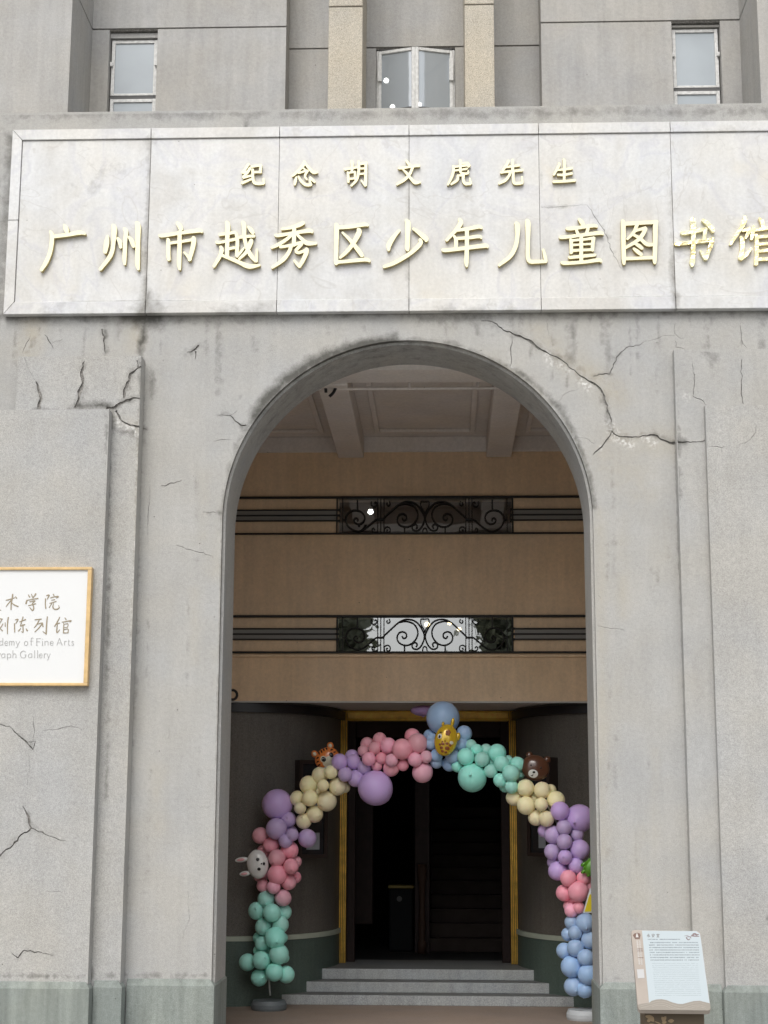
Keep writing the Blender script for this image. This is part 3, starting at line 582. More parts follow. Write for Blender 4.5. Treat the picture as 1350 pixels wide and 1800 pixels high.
def prism_xz(name, poly, y0, y1, mat, parent, bev=.003):
    n = len(poly); V = [(p[0], y0, p[1]) for p in poly]+[(p[0], y1, p[1]) for p in poly]
    Fc = [tuple(range(n)), tuple(range(2*n-1, n-1, -1))]+[(j, i, n+i, n+j) for i, j in ((i, (i+1) % n) for i in range(n))]
    o = obj(name, V, Fc, mat, parent); bevel(o, bev, 1); return o
g = .002
def strip_stain(o, Y):
    bm = bmesh.new(); bm.from_mesh(o.data); bmesh.ops.triangulate(bm, faces=[f for f in bm.faces if len(f.verts) > 4])
    bmesh.ops.subdivide_edges(bm, edges=[e for e in bm.edges if e.calc_length() > .2], cuts=20, use_grid_fill=True); bm.to_mesh(o.data); bm.free()
    P = np.array([(v.co.x, v.co.z) for v in o.data.vertices]); a = o.data.attributes.new('stain_shade', 'FLOAT', 'POINT'); a.data.foreach_set('value', mark_field(P, mst(Y)).astype(np.float32))
for i in range(6):
    a0, a1 = xs[i], xs[i+1]
    top = [(a0+(g if i else 0), izt+g), (a1-(g if i < 5 else 0), izt+g), (a1-g if i < 5 else ox1, ozt), (a0+g if i else ox0, ozt)]
    bj = [0, 0, 0, 0, .0, .0]
    bot = [(a0+g if i else ox0, ozb), (a1-g if i < 5 else ox1, ozb), (a1-(g if i < 5 else 0), izb-g), (a0+(g if i else 0), izb-g)]
    strip_stain(prism_xz('frame_strip', top, YF, -.002, M_MARBLE, NB), YF); strip_stain(prism_xz('frame_strip', bot, YF, -.002, M_MARBLE, NB), YF)
zj = at(20, 387, YF)[2]
for z0o, z0i, z1o, z1i in ((ozb+g, izb, zj-g, zj-g), (zj+g, zj+g, ozt-g, izt)):
    prism_xz('frame_strip', [(ox0, z0o), (ix0-g, z0i), (ix0-g, z1i), (ox0, z1o)], YF, -.002, M_MARBLE, NB)
    prism_xz('frame_strip', [(ix1+g, z0i), (ox1, z0o), (ox1, z1o), (ix1+g, z1i)], YF, -.002, M_MARBLE, NB)

# gold characters: brush strokes as (x, y, width) read off enlarged views
BIG = {
'广': ((60,380),6.75,[[(350,95,14),(375,140,60),(392,195,44)],[(225,242,44),(400,220,44),(540,195,50),(610,212,24)],[(188,172,22),(210,220,50),(208,320,52),(185,440,50),(140,550,50),(80,645,38)]]),
'州': ((60,380),6.75,[[(872,230,24),(860,320,62),(842,435,40)],[(930,100,30),(950,145,60),(942,300,50),(920,430,50),(870,520,48),(780,635,36)],[(985,255,28),(1015,305,50),(1028,375,36)],[(1065,145,34),(1090,185,50),(1080,300,48),(1072,500,48),(1075,575,26)],[(1120,240,24),(1160,300,54),(1182,365,40)],[(1210,70,34),(1232,115,62),(1230,300,56),(1226,550,56),(1238,635,30)]]),
'市': ((260,380),6.75,[[(340,75,30),(375,115,58),(395,165,48)],[(130,228,26),(180,232,40),(380,200,40),(600,172,46),(645,190,26)],[(232,262,26),(242,300,48),(242,440,50),(248,520,44)],[(250,320,34),(400,300,34),(530,278,36)],[(535,245,40),(545,290,56),(520,420,50),(490,525,40)],[(505,520,40),(465,465,34),(425,425,22)],[(375,180,50),(375,350,52),(370,560,52),(378,635,28)]]),
'越': ((260,380),6.75,[[(845,220,34),(950,205,34),(1035,190,36)],[(930,65,36),(948,110,56),(942,250,52),(940,485,46)],[(805,305,26),(840,312,34),(950,290,34),(1050,270,34)],[(950,388,34),(1030,372,34)],[(860,355,30),(875,400,50),(850,480,44),(780,600,34)],[(875,462,34),(960,495,40),(1080,545,46),(1200,595,56),(1330,580,26)],[(1070,252,34),(1170,240,36),(1265,235,36)],[(1120,65,36),(1140,110,54),(1145,250,46),(1175,370,48),(1225,470,50),(1285,535,40)],[(1285,540,36),(1290,470,30),(1292,390,22)],[(1185,120,22),(1220,160,50),(1250,205,40)],[(1225,275,40),(1220,310,54),(1170,420,44),(1080,510,28)],[(1045,200,36),(1062,300,44),(1052,470,42)],[(1050,480,38),(1100,425,32),(1145,370,20)]]),
'秀': ((460,380),6.75,[[(500,75,44),(440,105,50),(330,140,36),(235,152,30)],[(155,222,26),(200,228,40),(400,195,40),(560,172,50),(605,190,30)],[(385,130,46),(382,350,50)],[(370,205,34),(300,270,40),(200,335,42),(115,375,30)],[(410,205,30),(470,265,40),(540,320,52),(650,322,30)],[(215,365,34),(350,345,36),(460,315,40)],[(455,308,34),(470,330,44),(400,410,34)],[(400,412,36),(440,432,36),(530,400,36)],[(530,380,44),(530,430,52),(490,520,48),(445,600,40)],[(455,600,40),(415,560,36),(385,520,24)],[(350,350,44),(320,430,44),(250,520,46),(120,612,30)]]),
'区': ((460,380),6.75,[[(895,135,44),(1050,125,44),(1220,100,44),(1265,112,26)],[(875,85,26),(890,130,54),(885,350,52),(882,520,50),(885,570,44)],[(880,545,44),(1050,532,40),(1230,515,46),(1285,535,30)],[(1140,150,40),(1155,190,64),(1080,330,50),(1000,430,44),(925,495,30)],[(955,190,26),(1060,295,44),(1150,410,52),(1195,475,44)]]),
'少': ((660,380),6.75,[[(285,165,34),(230,230,44),(165,330,60),(155,405,34)],[(360,40,30),(385,90,66),(382,250,54),(378,370,56),(385,410,30)],[(445,145,30),(520,200,46),(595,265,60),(600,300,30)],[(525,270,36),(535,320,52),(450,410,48),(330,495,46),(200,565,44),(95,600,36)]]),
'年': ((660,380),6.75,[[(995,30,34),(1010,80,58),(950,170,44),(840,290,34)],[(965,165,38),(1100,150,40),(1220,125,46),(1265,140,26)],[(960,265,36),(1100,255,38),(1225,240,42),(1260,260,26)],[(930,230,28),(955,280,46),(955,385,44)],[(790,395,26),(830,405,42),(1050,380,44),(1290,350,50),(1335,368,28)],[(1085,140,48),(1085,350,50),(1080,540,50),(1085,600,26)]]),
'儿': ((865,380),6.75,[[(280,75,36),(300,115,62),(300,240,50),(275,370,50),(210,480,48),(80,585,34)],[(410,40,36),(425,95,64),(425,300,48),(425,480,48),(450,535,48),(520,540,44),(645,535,40)],[(640,540,40),(625,470,40),(605,390,26)]]),
'童': ((865,380),6.75,[[(1025,30,26),(1060,65,50),(1085,115,40)],[(880,145,34),(930,148,42),(1080,128,40),(1210,112,42),(1250,125,26)],[(1000,160,34),(1020,215,42)],[(1140,140,40),(1120,210,40)],[(800,250,30),(850,250,40),(1080,222,40),(1270,198,46),(1320,212,26)],[(925,270,30),(938,300,44),(940,440,40)],[(940,288,30),(1100,274,30),(1210,258,36)],[(1205,250,44),(1195,320,44),(1190,410,40)],[(945,342,26),(1190,328,26)],[(945,408,32),(1200,395,32)],[(910,485,34),(950,487,38),(1200,462,38),(1225,470,26)],[(1058,240,44),(1058,545,46)],[(820,545,30),(870,558,40),(1100,542,40),(1260,520,44),(1300,540,26)]]),
'图': ((1080,380),6.75,[[(92,45,28),(105,90,54),(108,300,52),(112,500,50),(115,570,34)],[(110,92,44),(300,80,44),(490,70,44)],[(505,55,36),(487,110,56),(485,300,52),(478,500,50),(480,560,34)],[(115,505,38),(300,497,38),(470,490,40)],[(270,100,44),(230,190,40),(150,275,26)],[(240,175,32),(300,158,34),(375,140,44)],[(375,140,44),(340,210,50),(270,290,44),(130,375,34)],[(215,215,30),(300,260,40),(390,335,44),(490,328,36)],[(245,325,28),(290,350,44),(335,385,36)],[(225,380,26),(270,415,46),(325,460,40)]]),
'书': ((1080,380),6.75,[[(790,195,28),(830,200,40),(960,178,40),(1090,150,44)],[(1085,140,40),(1075,200,46),(1065,280,40)],[(715,325,26),(760,330,42),(940,305,42),(1155,280,42)],[(1165,250,30),(1160,300,50),(1125,400,46),(1085,510,44)],[(1085,505,44),(1050,455,34),(1020,405,22)],[(915,20,30),(935,70,66),(938,250,52),(932,480,54),(925,540,66),(925,595,30)],[(1045,40,34),(1110,90,50),(1165,160,50),(1175,190,24)]]),
'馆': ((1250,370),13.5,[[(790,130,50),(800,230,110),(720,400,90),(600,590,80),(460,800,60)],[(740,480,60),(920,430,80)],[(925,430,80),(880,530,90),(815,660,50)],[(700,620,60),(740,720,100),(735,950,100),(690,1140,90)],[(700,1150,90),(830,1050,80),(960,890,50)],[(1140,170,40),(1210,270,90),(1240,400,70)],[(1010,360,50),(990,520,90),(955,680,70)],[(1000,475,60),(1200,440,70),(1450,400,70),(1650,370,80)],[(1650,360,80),(1610,440,70),(1560,530,40)],[(1070,560,60),(1080,700,90),(1085,950,90),(1070,1280,90)],[(1090,630,70),(1300,610,70),(1500,590,70)],[(1495,580,80),(1480,800,70)],[(1100,800,60),(1480,780,60)],[(1100,960,70),(1560,925,70)],[(1550,915,90),(1530,1190,80)],[(1100,1165,70),(1540,1130,70)]])}
SMALL = {
'纪': ((415,275),9,[[(200,115,40),(160,180,40),(95,262,36)],[(105,258,36),(205,228,34)],[(225,180,48),(180,250,44),(105,330,38)],[(110,335,38),(240,302,36)],[(90,422,44),(240,358,34)],[(240,162,36),(330,147,38),(400,137,42)],[(392,135,44),(385,200,44),(375,255,44)],[(270,247,38),(400,247,34)],[(262,200,44),(265,330,46),(285,410,48),(350,430,46),(440,425,40)],[(440,430,38),(430,345,24)]]),
'念': ((415,275),9,[[(1085,75,36),(1060,140,50),(980,230,44),(890,310,32)],[(1090,105,34),(1150,180,44),(1220,250,50),(1290,252,28)],[(1062,182,26),(1092,208,32)],[(985,262,32),(1060,240,34),(1130,220,34)],[(1135,222,40),(1090,305,38),(1122,370,28)],[(955,320,26),(940,380,48),(925,450,32)],[(985,310,30),(1030,390,44),(1100,445,50),(1180,450,44)],[(1185,455,40),(1162,350,26)],[(1165,325,30),(1210,370,46),(1245,410,30)]]),
'胡': ((600,275),9,[[(50,205,40),(150,190,36),(250,172,34)],[(165,65,40),(172,150,46),(165,245,40)],[(98,240,26),(108,300,42),(112,410,36)],[(110,258,32),(218,242,36)],[(215,240,36),(215,360,34)],[(112,355,34),(218,345,34)],[(270,65,26),(278,120,44),(272,250,44),(240,370,44),(155,465,32)],[(275,118,36),(400,107,42)],[(395,90,36),(388,150,46),(385,380,46),(385,465,34)],[(385,465,40),(310,375,24)],[(280,192,32),(385,186,32)],[(280,277,32),(385,269,32)]]),
'文': ((600,275),9,[[(1025,60,26),(1050,95,40),(1082,140,36)],[(900,185,34),(950,185,38),(1100,160,38),(1235,145,40)],[(1130,165,44),(1080,280,44),(990,375,46),(875,445,30)],[(975,205,28),(1040,270,42),(1110,360,46),(1170,415,50),(1255,405,28)]]),
'虎': ((780,275),9,[[(258,50,36),(262,90,44),(262,155,40)],[(262,112,32),(390,100,32)],[(145,168,30),(270,152,34),(410,132,42)],[(412,137,38),(385,168,26)],[(150,145,34),(155,220,44),(130,320,42),(65,450,32)],[(172,222,30),(330,202,32),(378,188,28)],[(265,160,36),(265,245,38),(320,270,38),(390,265,34)],[(390,262,32),(388,222,24)],[(222,290,34),(215,370,44),(115,440,34)],[(222,302,32),(325,292,36)],[(310,290,44),(310,380,46),(345,430,46),(430,430,42)],[(430,435,38),(412,340,24)]]),
'先': ((780,275),9,[[(1020,60,34),(1010,110,44),(930,225,36)],[(955,172,30),(1080,156,36),(1200,140,38)],[(1090,45,34),(1090,100,46),(1090,230,44)],[(900,255,34),(1000,240,38),(1250,215,42)],[(1060,230,44),(1030,310,44),(970,380,44),(870,430,34)],[(1100,225,44),(1100,370,46),(1130,425,46),(1245,420,42)],[(1245,425,36),(1238,315,24)]]),
'生': ((930,275),9,[[(475,100,36),(470,150,46),(390,295,34)],[(455,212,32),(560,205,38),(685,185,42)],[(545,40,34),(558,100,48),(555,392,44)],[(450,290,38),(560,290,38),(685,265,40)],[(380,400,38),(560,392,42),(735,378,42)]])}
def character(ch, spec, Yface, depth, parent, mat, label, kk=1.0, name='gold_character'):
    (x0, y0), s, strokes = spec
    polys = []
    for st in strokes:
        pl = stroke_poly([(p[0]/s, p[1]/s, p[2]/s) for p in st], 5, kk)
        polys.append([at(x0+p[0], y0+p[1], Yface)[[0, 2]] for p in pl])
    V, Fc = union_prism(polys, (0, Yface+depth, 0), (1, 0, 0), (0, 0, 1), (0, -1, 0), depth)
    o = obj(name, V, Fc, mat, parent, label=label)
    if name == 'gold_character':
        if mat is M_CREAM:
            o.data.materials.append(M_EDGE)
            for f in o.data.polygons: f.material_index = 1 if abs(f.normal.y) < .5 else 0
        bevel(o, .003, 2, 50)
    return o
for ch, sp in BIG.items():
    m = M_SHINY if ch == '馆' else (M_TORN if ch == '书' else M_CREAM)
    lab = {'馆': 'crumpled bright gold character 馆 with its film torn off', '书': 'gold character 书 with its film half torn off'}.get(ch, 'large cream gold character '+ch)
    character(ch, sp, YS-.038, .036, NB, m, lab)
for ch, sp in SMALL.items(): character(ch, sp, YS-.030, .028, NB, M_CREAM, 'small cream gold character '+ch)

# ------------------------------------------------------------------ porch interior
YBK = 3.7; YD = 5.06
ZSOF = at(740, 1232.5, YBK)[2]
u_t, u_b = at(747, 875, YBK)[2], at(747, 938, YBK)[2]       # upper window band
l_t, l_b = at(747, 1084, YBK)[2], at(747, 1146.5, YBK)[2]   # lower window band
gx0, gx1 = at(592.5, 1115, YBK)[0], at(903, 1115, YBK)[0]
ZC = at(747, 768, YBK)[2]; XL, XR = -2.95, 3.05
TH = .22
box('back_wall', XL, XR, YBK, YBK+TH, u_t, ZC+.5, M_TAN, B); box('back_wall', XL, XR, YBK, YBK+TH, l_t, u_b, M_TAN, B); box('back_wall', XL, XR, YBK, YBK+TH, ZSOF, l_b, M_TAN, B)
for zt_, zb_ in ((u_t, u_b), (l_t, l_b)):
    box('back_wall', XL, gx0, YBK, YBK+TH, zb_, zt_, M_TAN, B); box('back_wall', gx1, XR, YBK, YBK+TH, zb_, zt_, M_TAN, B)
zl = at(747, 1155.5, YBK)[2]; box('wall_moulding', XL, XR, YBK-.02, YBK-.001, zl, l_b-.02, M_TAN, B, bev=.006)
box('porch_side_wall', XL-.2, XL, .6, YBK+TH, 0, ZC+.5, M_TAN, B); box('porch_side_wall', XR, XR+.2, .6, YBK+TH, 0, ZC+.5, M_TAN, B)
# soffit over the recessed doorway and slabs behind
box('doorway_soffit', XL, XR, YBK+TH, YD+.3, ZSOF+.004, ZSOF+.25, M_CEIL, B); box('soffit_lip', XL, XR, YBK-.0, YBK+.02, ZSOF-.015, ZSOF-.001, simple('white_lip', (.5, .49, .47), .6), B)
# ceiling with beams, coffer mouldings and cornice
box('porch_ceiling', XL, XR, .602, YBK, ZC, ZC+.12, M_CEIL, B)
zfr = at(747, 795, YBK)[2]; box('cornice', XL, XR, YBK-.03, YBK-.001, zfr, ZC-.001, M_CEIL, B, bev=.006)
zbm = at(617, 805, YBK-.03)[2]
for a0, a1 in ((594.5, 639.5), (855, 899)):
    box('ceiling_beam', at(a0, 805, YBK-.03)[0], at(a1, 805, YBK-.03)[0], .983, YBK-.031, zbm, ZC-.001, M_CEIL, B, bev=.01)
ybf = 1.5
box('ceiling_beam', XL, XR, .603, .98, zbm+.02, ZC-.001, M_CEIL, B)
bx = [XL, at(594.5, 805, YBK)[0], at(639.5, 805, YBK)[0], at(855, 805, YBK)[0], at(899, 805, YBK)[0], XR]
for i in (0, 2, 4):
    a, b_ = bx[i]+.12, bx[i+1]-.12
    a = max(a, bx[i+1]-1.35) if i == 0 else a; b_ = min(b_, bx[i]+1.35) if i == 4 else b_
    y0, y1 = 1.3, YBK-.3
    for q in ((a, b_, y1-.05, y1), (a, b_, y0, y0+.05), (a, a+.05, y0+.051, y1-.051), (b_-.05, b_, y0+.051, y1-.051)):
        box('coffer_moulding', *q, ZC-.035, ZC-.001, M_CEIL, B, bev=.008)
# rod under the ceiling with two black clamps
zr = None
rod = thing('ceiling_conduit', 'thin pipe running across under the porch ceiling just inside the arch', 'pipe', tuple(at(715, 683, 1.10)))
p, q = at(540, 684, 1.10), at(890, 683, 1.10); zz = at(715, 683, 1.10)[2]
V, Fc = tubevf([(p[0]-.5, 1.10, zz), (q[0]+.5, 1.10, zz)], .012, 8); obj('pipe', V, Fc, M_CEIL, rod)
for px_ in (600, 720, 840):
    x = at(px_, 683, 1.10)[0]; box('bracket', x-.01, x+.01, 1.09, 1.11, zz+.01, ZC-.001, M_CEIL, rod)
cl = thing('black_clamps', 'two bent black clamps hooked on the pipe under the porch ceiling', 'clamp', tuple(at(580, 685, 1.08)))
for pts in ([(572,674),(573,690)], [(587,674),(590,681),(586,690),(579,697)]):
    V, Fc = tubevf(catmull([at(a, b_, 1.08) for a, b_ in pts], 4), .013, 8); obj('clamp', V, Fc, M_BLACK, cl)

# window bands with wrought iron
def gallery_window(top_px, bot_px, z_t, z_b, lamps, Yg=YBK-.02):
    g_ = bpy.data.objects.new('gallery_window', None); COL.objects.link(g_); g_.parent = B; g_.location = (.08, YBK, (z_t+z_b)/2)
    tl = .011 if top_px < 1000 else 0.0   # the upper pane leans back a little
    obj('pane', [(gx0+.001, YBK-.004, z_b), (gx1-.001, YBK-.004, z_b), (gx1-.001, YBK-.004+tl, z_t), (gx0+.001, YBK-.004+tl, z_t)], [(0, 1, 2, 3)], M_GLASS, g_)
    sc = (bot_px-top_px)/62.5; dy = top_px-1084
    def pt(x, y, Y=Yg): return at(560+x/7.5, top_px+(1080+y/7.5-1084)*sc, Y)
    # rails over the whole width
    for nm, z, w in (('rail', z_t+.002, .022), ('rail', z_b-.002, .016)):
        bar(nm, (XL, Yg, z), (XR, Yg, z), w, M_IRON, g_, .03)
    xl, xr = gx0, gx1
    for k in (0, 1, 2):
        z = z_t-(z_t-z_b)*(.345+.15*k)
        bar('rail', (XL, Yg, z), (xl-.012, Yg, z), .013, M_IRON, g_, .02); bar('rail', (xr+.012, Yg, z), (XR, Yg, z), .013, M_IRON, g_, .02)
        bar('finial', (xl-.012, Yg, z), (xl+.02, Yg, z), .02, M_IRON, g_); bar('finial', (xr-.02, Yg, z), (xr+.012, Yg, z), .02, M_IRON, g_)
    zz1, zz2 = z_t-(z_t-z_b)*.34, z_t-(z_t-z_b)*.655
    for a, b_ in ((XL, xl-.012), (xr+.012, XR)): box('slot_panel', a, b_, YBK-.006, YBK-.001, zz2, zz1, M_SLOT, g_)
    C = 746.8; Cx = (C-560)*7.5
    def mir(pts): return [(2*Cx-p[0], p[1]) for p in pts]
    curves = [
     [(820,305),(780,302),(740,320),(660,390),(610,430),(540,465),(470,455),(400,410),(365,350),(357,300),(375,240),(420,195),(490,180),(560,200),(600,250),(605,300),(580,345),(530,370),(480,350),(465,310),(490,285),(515,300),(512,325)],
     [(820,308),(845,300),(870,275),(960,190),(1050,110),(1130,70),(1190,65),(1260,82),(1320,130),(1365,200),(1395,280),(1380,360),(1340,430),(1290,460),(1240,440),(1235,390),(1275,370),(1300,395),(1285,430)],
     [(1060,105),(1120,92),(1180,95),(1260,130),(1305,210),(1300,290),(1250,365),(1180,405),(1110,400),(1050,360),(1035,300),(1060,245),(1110,228),(1155,255),(1155,300),(1120,315),(1100,285)],
     [(700,60),(690,95),(715,128),(750,122),(768,92),(752,70),(735,85)],[(930,60),(942,95),(915,115),(897,92),(912,78)],[(775,470),(740,482),(708,465),(705,435),(725,425),(740,445)],[(872,480),(865,430),(905,405),(940,425),(940,470),(905,480),(895,450),(915,445)],
     [(1345,85),(1350,130),(1385,190),(1405,240)],[(1345,90),(1355,60),(1400,62)],[(1370,480),(1380,435),(1405,420)]]
    for i, cvs in enumerate(curves):
        for side in (0, 1):
            pts = mir(cvs) if side else cvs
            V, Fc = tubevf(catmull([pt(*p_, Y=Yg+(.004 if side else .0)) for p_ in pts], 4), .0075 if i < 3 else .0058, 6); obj('scroll', V, Fc, M_IRON, g_, smooth=True)
    for x in (245, 318, 780, 820, 862):
        for xx in (x, 2*Cx-x):
            a = pt(xx, 30)[0]; bar('bar', (a, Yg+.006, z_b+.006), (a, Yg+.006, z_t-.009), .014 if x == 245 else .009, M_IRON, g_)
    for x, y0, y1 in ((512, 40, 180), (1133, 405, 490)):
        for xx in (x, 2*Cx-x):
            a, b_ = pt(xx, y0), pt(xx, y1); bar('bar', (a[0], Yg, a[2]), (a[0], Yg, b_[2]), .014, M_IRON, g_)
    for xx in ((318, 357), (2*Cx-318, 2*Cx-357)):
        a, b_ = pt(xx[0], 308), pt(xx[1], 308); bar('bar', a, b_, .012, M_IRON, g_)
    for side in (1, -1):
        a = pt(820 if side > 0 else 2*Cx-820, 305); box('bracket', a[0]-.035, a[0]+.035, Yg-.012, Yg+.002, a[2]-.008, a[2]+.008, M_IRON, g_)
M_SLOT = simple('grey_slot_panel', (.30, .29, .27), .7)
gallery_window(875+2, 938, u_t, u_b, None); gallery_window(1084, 1146.5, l_t, l_b, None)
# gallery rooms behind the glass: dark, with a few lit lamps
box('gallery_room', -2, 2.2, YBK+2.2, YBK+2.3, ZSOF, ZC+.4, M_DARKROOM, B)
for z_ in (l_t+.25, u_t+.3): box('gallery_room', -2, 2.2, YBK+TH, YBK+2.2, z_, z_+.05, M_DARKROOM, B)
box('gallery_room', -2, 2.2, YBK+TH+.001, YBK+2.2, u_b-.2, u_b-.1, M_DARKROOM, B); box('gallery_room', -2.05, -2, YBK+TH, YBK+2.2, ZSOF+.26, ZC+.4, M_DARKROOM, B); box('gallery_room', 2.2, 2.25, YBK+TH, YBK+2.2, ZSOF+.26, ZC+.4, M_DARKROOM, B)
disc_lamp(651.5, 900, YBK+.5, .028, M_LAMP, label='small bright lamp behind the left part of the upper iron window')
disc_lamp(751, 1098, YBK+.8, .03, M_WARM, label='warm lamp behind the centre of the lower iron window')
disc_lamp(807, 1106, YBK+.8, .022, M_WARM, label='warm lamp behind the lower iron window, right of its centre scrolls')
disc_lamp(790, 1096, YBK+1.1, .02, M_WARM, label='small warm lamp near the top edge of the lower iron window')

# curved walls beside the door
ex, ey = 1.065, YD-3.72
JL, JR = at(597, 1450, YD)[0], at(909, 1450, YD)[0]
def curve_pts(side, off=0.0, n=28):
    c = JL-ex if side < 0 else JR+ex; out = []
    for t in np.linspace(0, math.pi/2, n):
        out.append((c+(ex+off)*math.sin(t)*(1 if side < 0 else -1), YD-(ey+off)*math.cos(t)))
    s = -1 if side < 0 else 1
    return [(XL if side < 0 else XR, YD-(ey+off))]+out
def curved(name, side, z0, z1, mat, off=0.0, cap=True, thick=.05):
    P = curve_pts(side, off); Q = curve_pts(side, off-thick); n = len(P)
    V = [(p[0], p[1], z0) for p in P]+[(p[0], p[1], z1) for p in P]+[(p[0], p[1], z0) for p in Q]+[(p[0], p[1], z1) for p in Q]; Fc = []
    for i in range(n-1): Fc += [(i, i+1, n+i+1, n+i), (2*n+i, 3*n+i, 3*n+i+1, 2*n+i+1), (n+i, n+i+1, 3*n+i+1, 3*n+i), (i, 2*n+i, 2*n+i+1, i+1)]
    Fc += [(0, n, 3*n, 2*n), (n-1, 3*n-1, 4*n-1, 2*n-1)]
    o = obj(name, V, Fc, mat, B); 
    for i, f in enumerate(o.data.polygons): f.use_smooth = True
    o.modifiers.new('e', 'EDGE_SPLIT').split_angle = math.radians(40); return o
zs0, zs1 = at(500, 1653.5, 3.85)[2], at(500, 1645, 3.85)[2]; zk = at(500, 1253, 3.85)[2]
for s in (-1, 1):
    curved('curved_wall', s, zs1+.001, ZSOF+.003, M_TERR); curved('curved_plinth', s, 0, zs0-.001, M_GREENBASE, .012); curved('dado_strip', s, zs0, zs1, M_STRIP, .022)
    curved('black_valance', s, zk, ZSOF-.02, M_BLACK, .05)
# steps
zst = [.092, .19, .29]; yst = [3.94, 4.18, 4.42]
for i in range(3):
    y1 = yst[i+1]+.03 if i < 2 else YD+.4
    z0 = 0 if i == 0 else zst[i-1]+.001
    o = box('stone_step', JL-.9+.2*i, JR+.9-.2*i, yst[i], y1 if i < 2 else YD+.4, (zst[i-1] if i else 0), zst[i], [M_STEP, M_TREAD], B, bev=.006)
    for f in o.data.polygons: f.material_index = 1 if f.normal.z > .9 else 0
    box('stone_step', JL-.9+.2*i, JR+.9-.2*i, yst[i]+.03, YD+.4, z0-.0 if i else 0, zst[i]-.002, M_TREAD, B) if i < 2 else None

# gilt door surround
DF = bpy.data.objects.new('door_frame', None); COL.objects.link(DF); DF.parent = B; DF.location = (.1, YD, zst[2])
zdt = ZSOF-.002; zdo = at(750, 1267, YD)[2]
def ribbed(x0, x1, z0, z1):
    n = 4; w = (x1-x0)/n
    box('jamb', x0, x1, YD-.02, YD+.10, z0, z1, M_GOLDD, DF)
    for k in range(n):
        c = x0+w*(k+.5); V, Fc = tubevf([(c, YD-.022, z0+.001), (c, YD-.022, z1-.001)], w*.36, 10); obj('rib', V, Fc, M_GOLD, DF, smooth=True)
JL2, JR2 = at(609.5, 1450, YD)[0], at(896, 1450, YD)[0]
ribbed(JL+.002, JL2, zst[2], zdt); ribbed(JR2, JR-.002, zst[2], zdt)
box('header', JL2+.001, JR2-.001, YD-.03, YD+.1, zdo, zdt, M_GOLD, DF, bev=.01); 
V, Fc = tubevf([(JL2, YD-.03, zdt-.015), (JR2, YD-.03, zdt-.015)], .012, 8); obj('rib', V, Fc, M_GOLD, DF, smooth=True)
V, Fc = tubevf([(JL2, YD-.03, zdo+.014), (JR2, YD-.03, zdo+.014)], .014, 8); obj('rib', V, Fc, M_GOLD, DF, smooth=True)
# dark timber inner frame and transom
box('inner_jamb', JL2, JL2+.085, YD+.11, YD+.2, zst[2], zdo+.1, M_WOOD, DF, bev=.006); box('inner_jamb', JR2-.085, JR2, YD+.11, YD+.2, zst[2], zdo+.1, M_WOOD, DF, bev=.006)
zt1 = at(750, 1296, YD+.12)[2]; box('transom', JL2+.086, JR2-.086, YD+.12, YD+.18, zt1, zdo+.1, M_WOOD, DF, bev=.006)
# hall
HB = 9.5
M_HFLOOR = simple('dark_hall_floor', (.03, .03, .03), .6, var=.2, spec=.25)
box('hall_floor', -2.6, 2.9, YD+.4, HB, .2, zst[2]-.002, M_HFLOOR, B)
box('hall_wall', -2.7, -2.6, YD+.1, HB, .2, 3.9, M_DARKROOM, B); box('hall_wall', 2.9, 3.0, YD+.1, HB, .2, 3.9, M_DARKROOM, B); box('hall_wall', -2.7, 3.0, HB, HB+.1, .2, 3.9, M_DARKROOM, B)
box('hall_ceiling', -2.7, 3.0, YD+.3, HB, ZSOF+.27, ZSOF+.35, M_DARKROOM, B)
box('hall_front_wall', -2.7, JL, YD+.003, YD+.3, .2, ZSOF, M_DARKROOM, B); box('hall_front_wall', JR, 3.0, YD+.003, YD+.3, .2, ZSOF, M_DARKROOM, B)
sx0, sx1 = at(756, 1600, 7)[0], at(886, 1600, 7)[0]+.15
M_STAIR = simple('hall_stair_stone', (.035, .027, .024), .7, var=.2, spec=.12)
st = bpy.data.objects.new('staircase', None); COL.objects.link(st); st.parent = B; st.location = ((sx0+sx1)/2, 6.6, .29)
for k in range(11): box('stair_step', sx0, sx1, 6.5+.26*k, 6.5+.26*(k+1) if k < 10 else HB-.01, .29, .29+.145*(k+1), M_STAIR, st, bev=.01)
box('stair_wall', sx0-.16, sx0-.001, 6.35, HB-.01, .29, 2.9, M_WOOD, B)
box('wall_panelling', at(622, 1500, 6.2)[0], at(656, 1500, 6.2)[0], 6.2, 6.28, .6, 2.25, M_WOOD, B, bev=.01)
np_ = thing('newel_post', 'dim turned timber post inside the dark hall beside the stairs', 'post', (*at(742, 1655, 6.3)[:2], .29))
xx, _, _ = at(742, 1600, 6.3)
prof = [(0, .05), (.12, .05), (.14, .03), (.3, .045), (.5, .03), (.75, .04), (.8, .055), (.95, .055)]
V, Fc = tubevf([(xx, 6.3, .29+a) for a, _ in prof], [b_ for _, b_ in prof], 12); obj('post', V, Fc, simple('brown_post', (.05, .03, .022), .6, spec=.15), np_, smooth=True)
wb = thing('waste_bin', 'dark hall bin with a yellow rim standing inside the doorway', 'bin', (*at(704, 1650, 6.6)[:2], .29))
x0, x1 = at(684, 1600, 6.6)[0], at(726, 1600, 6.6)[0]; zt = at(704, 1556, 6.6)[2]
box('body', x0, x1, 6.5, 6.75, .29, zt-.03, simple('bin_black', (.006, .008, .009), .6, spec=.1), wb, bev=.02); box('rim', x0-.01, x1+.01, 6.49, 6.76, zt-.03, zt, simple('bin_yellow', (.16, .12, .015), .5), wb, bev=.008)
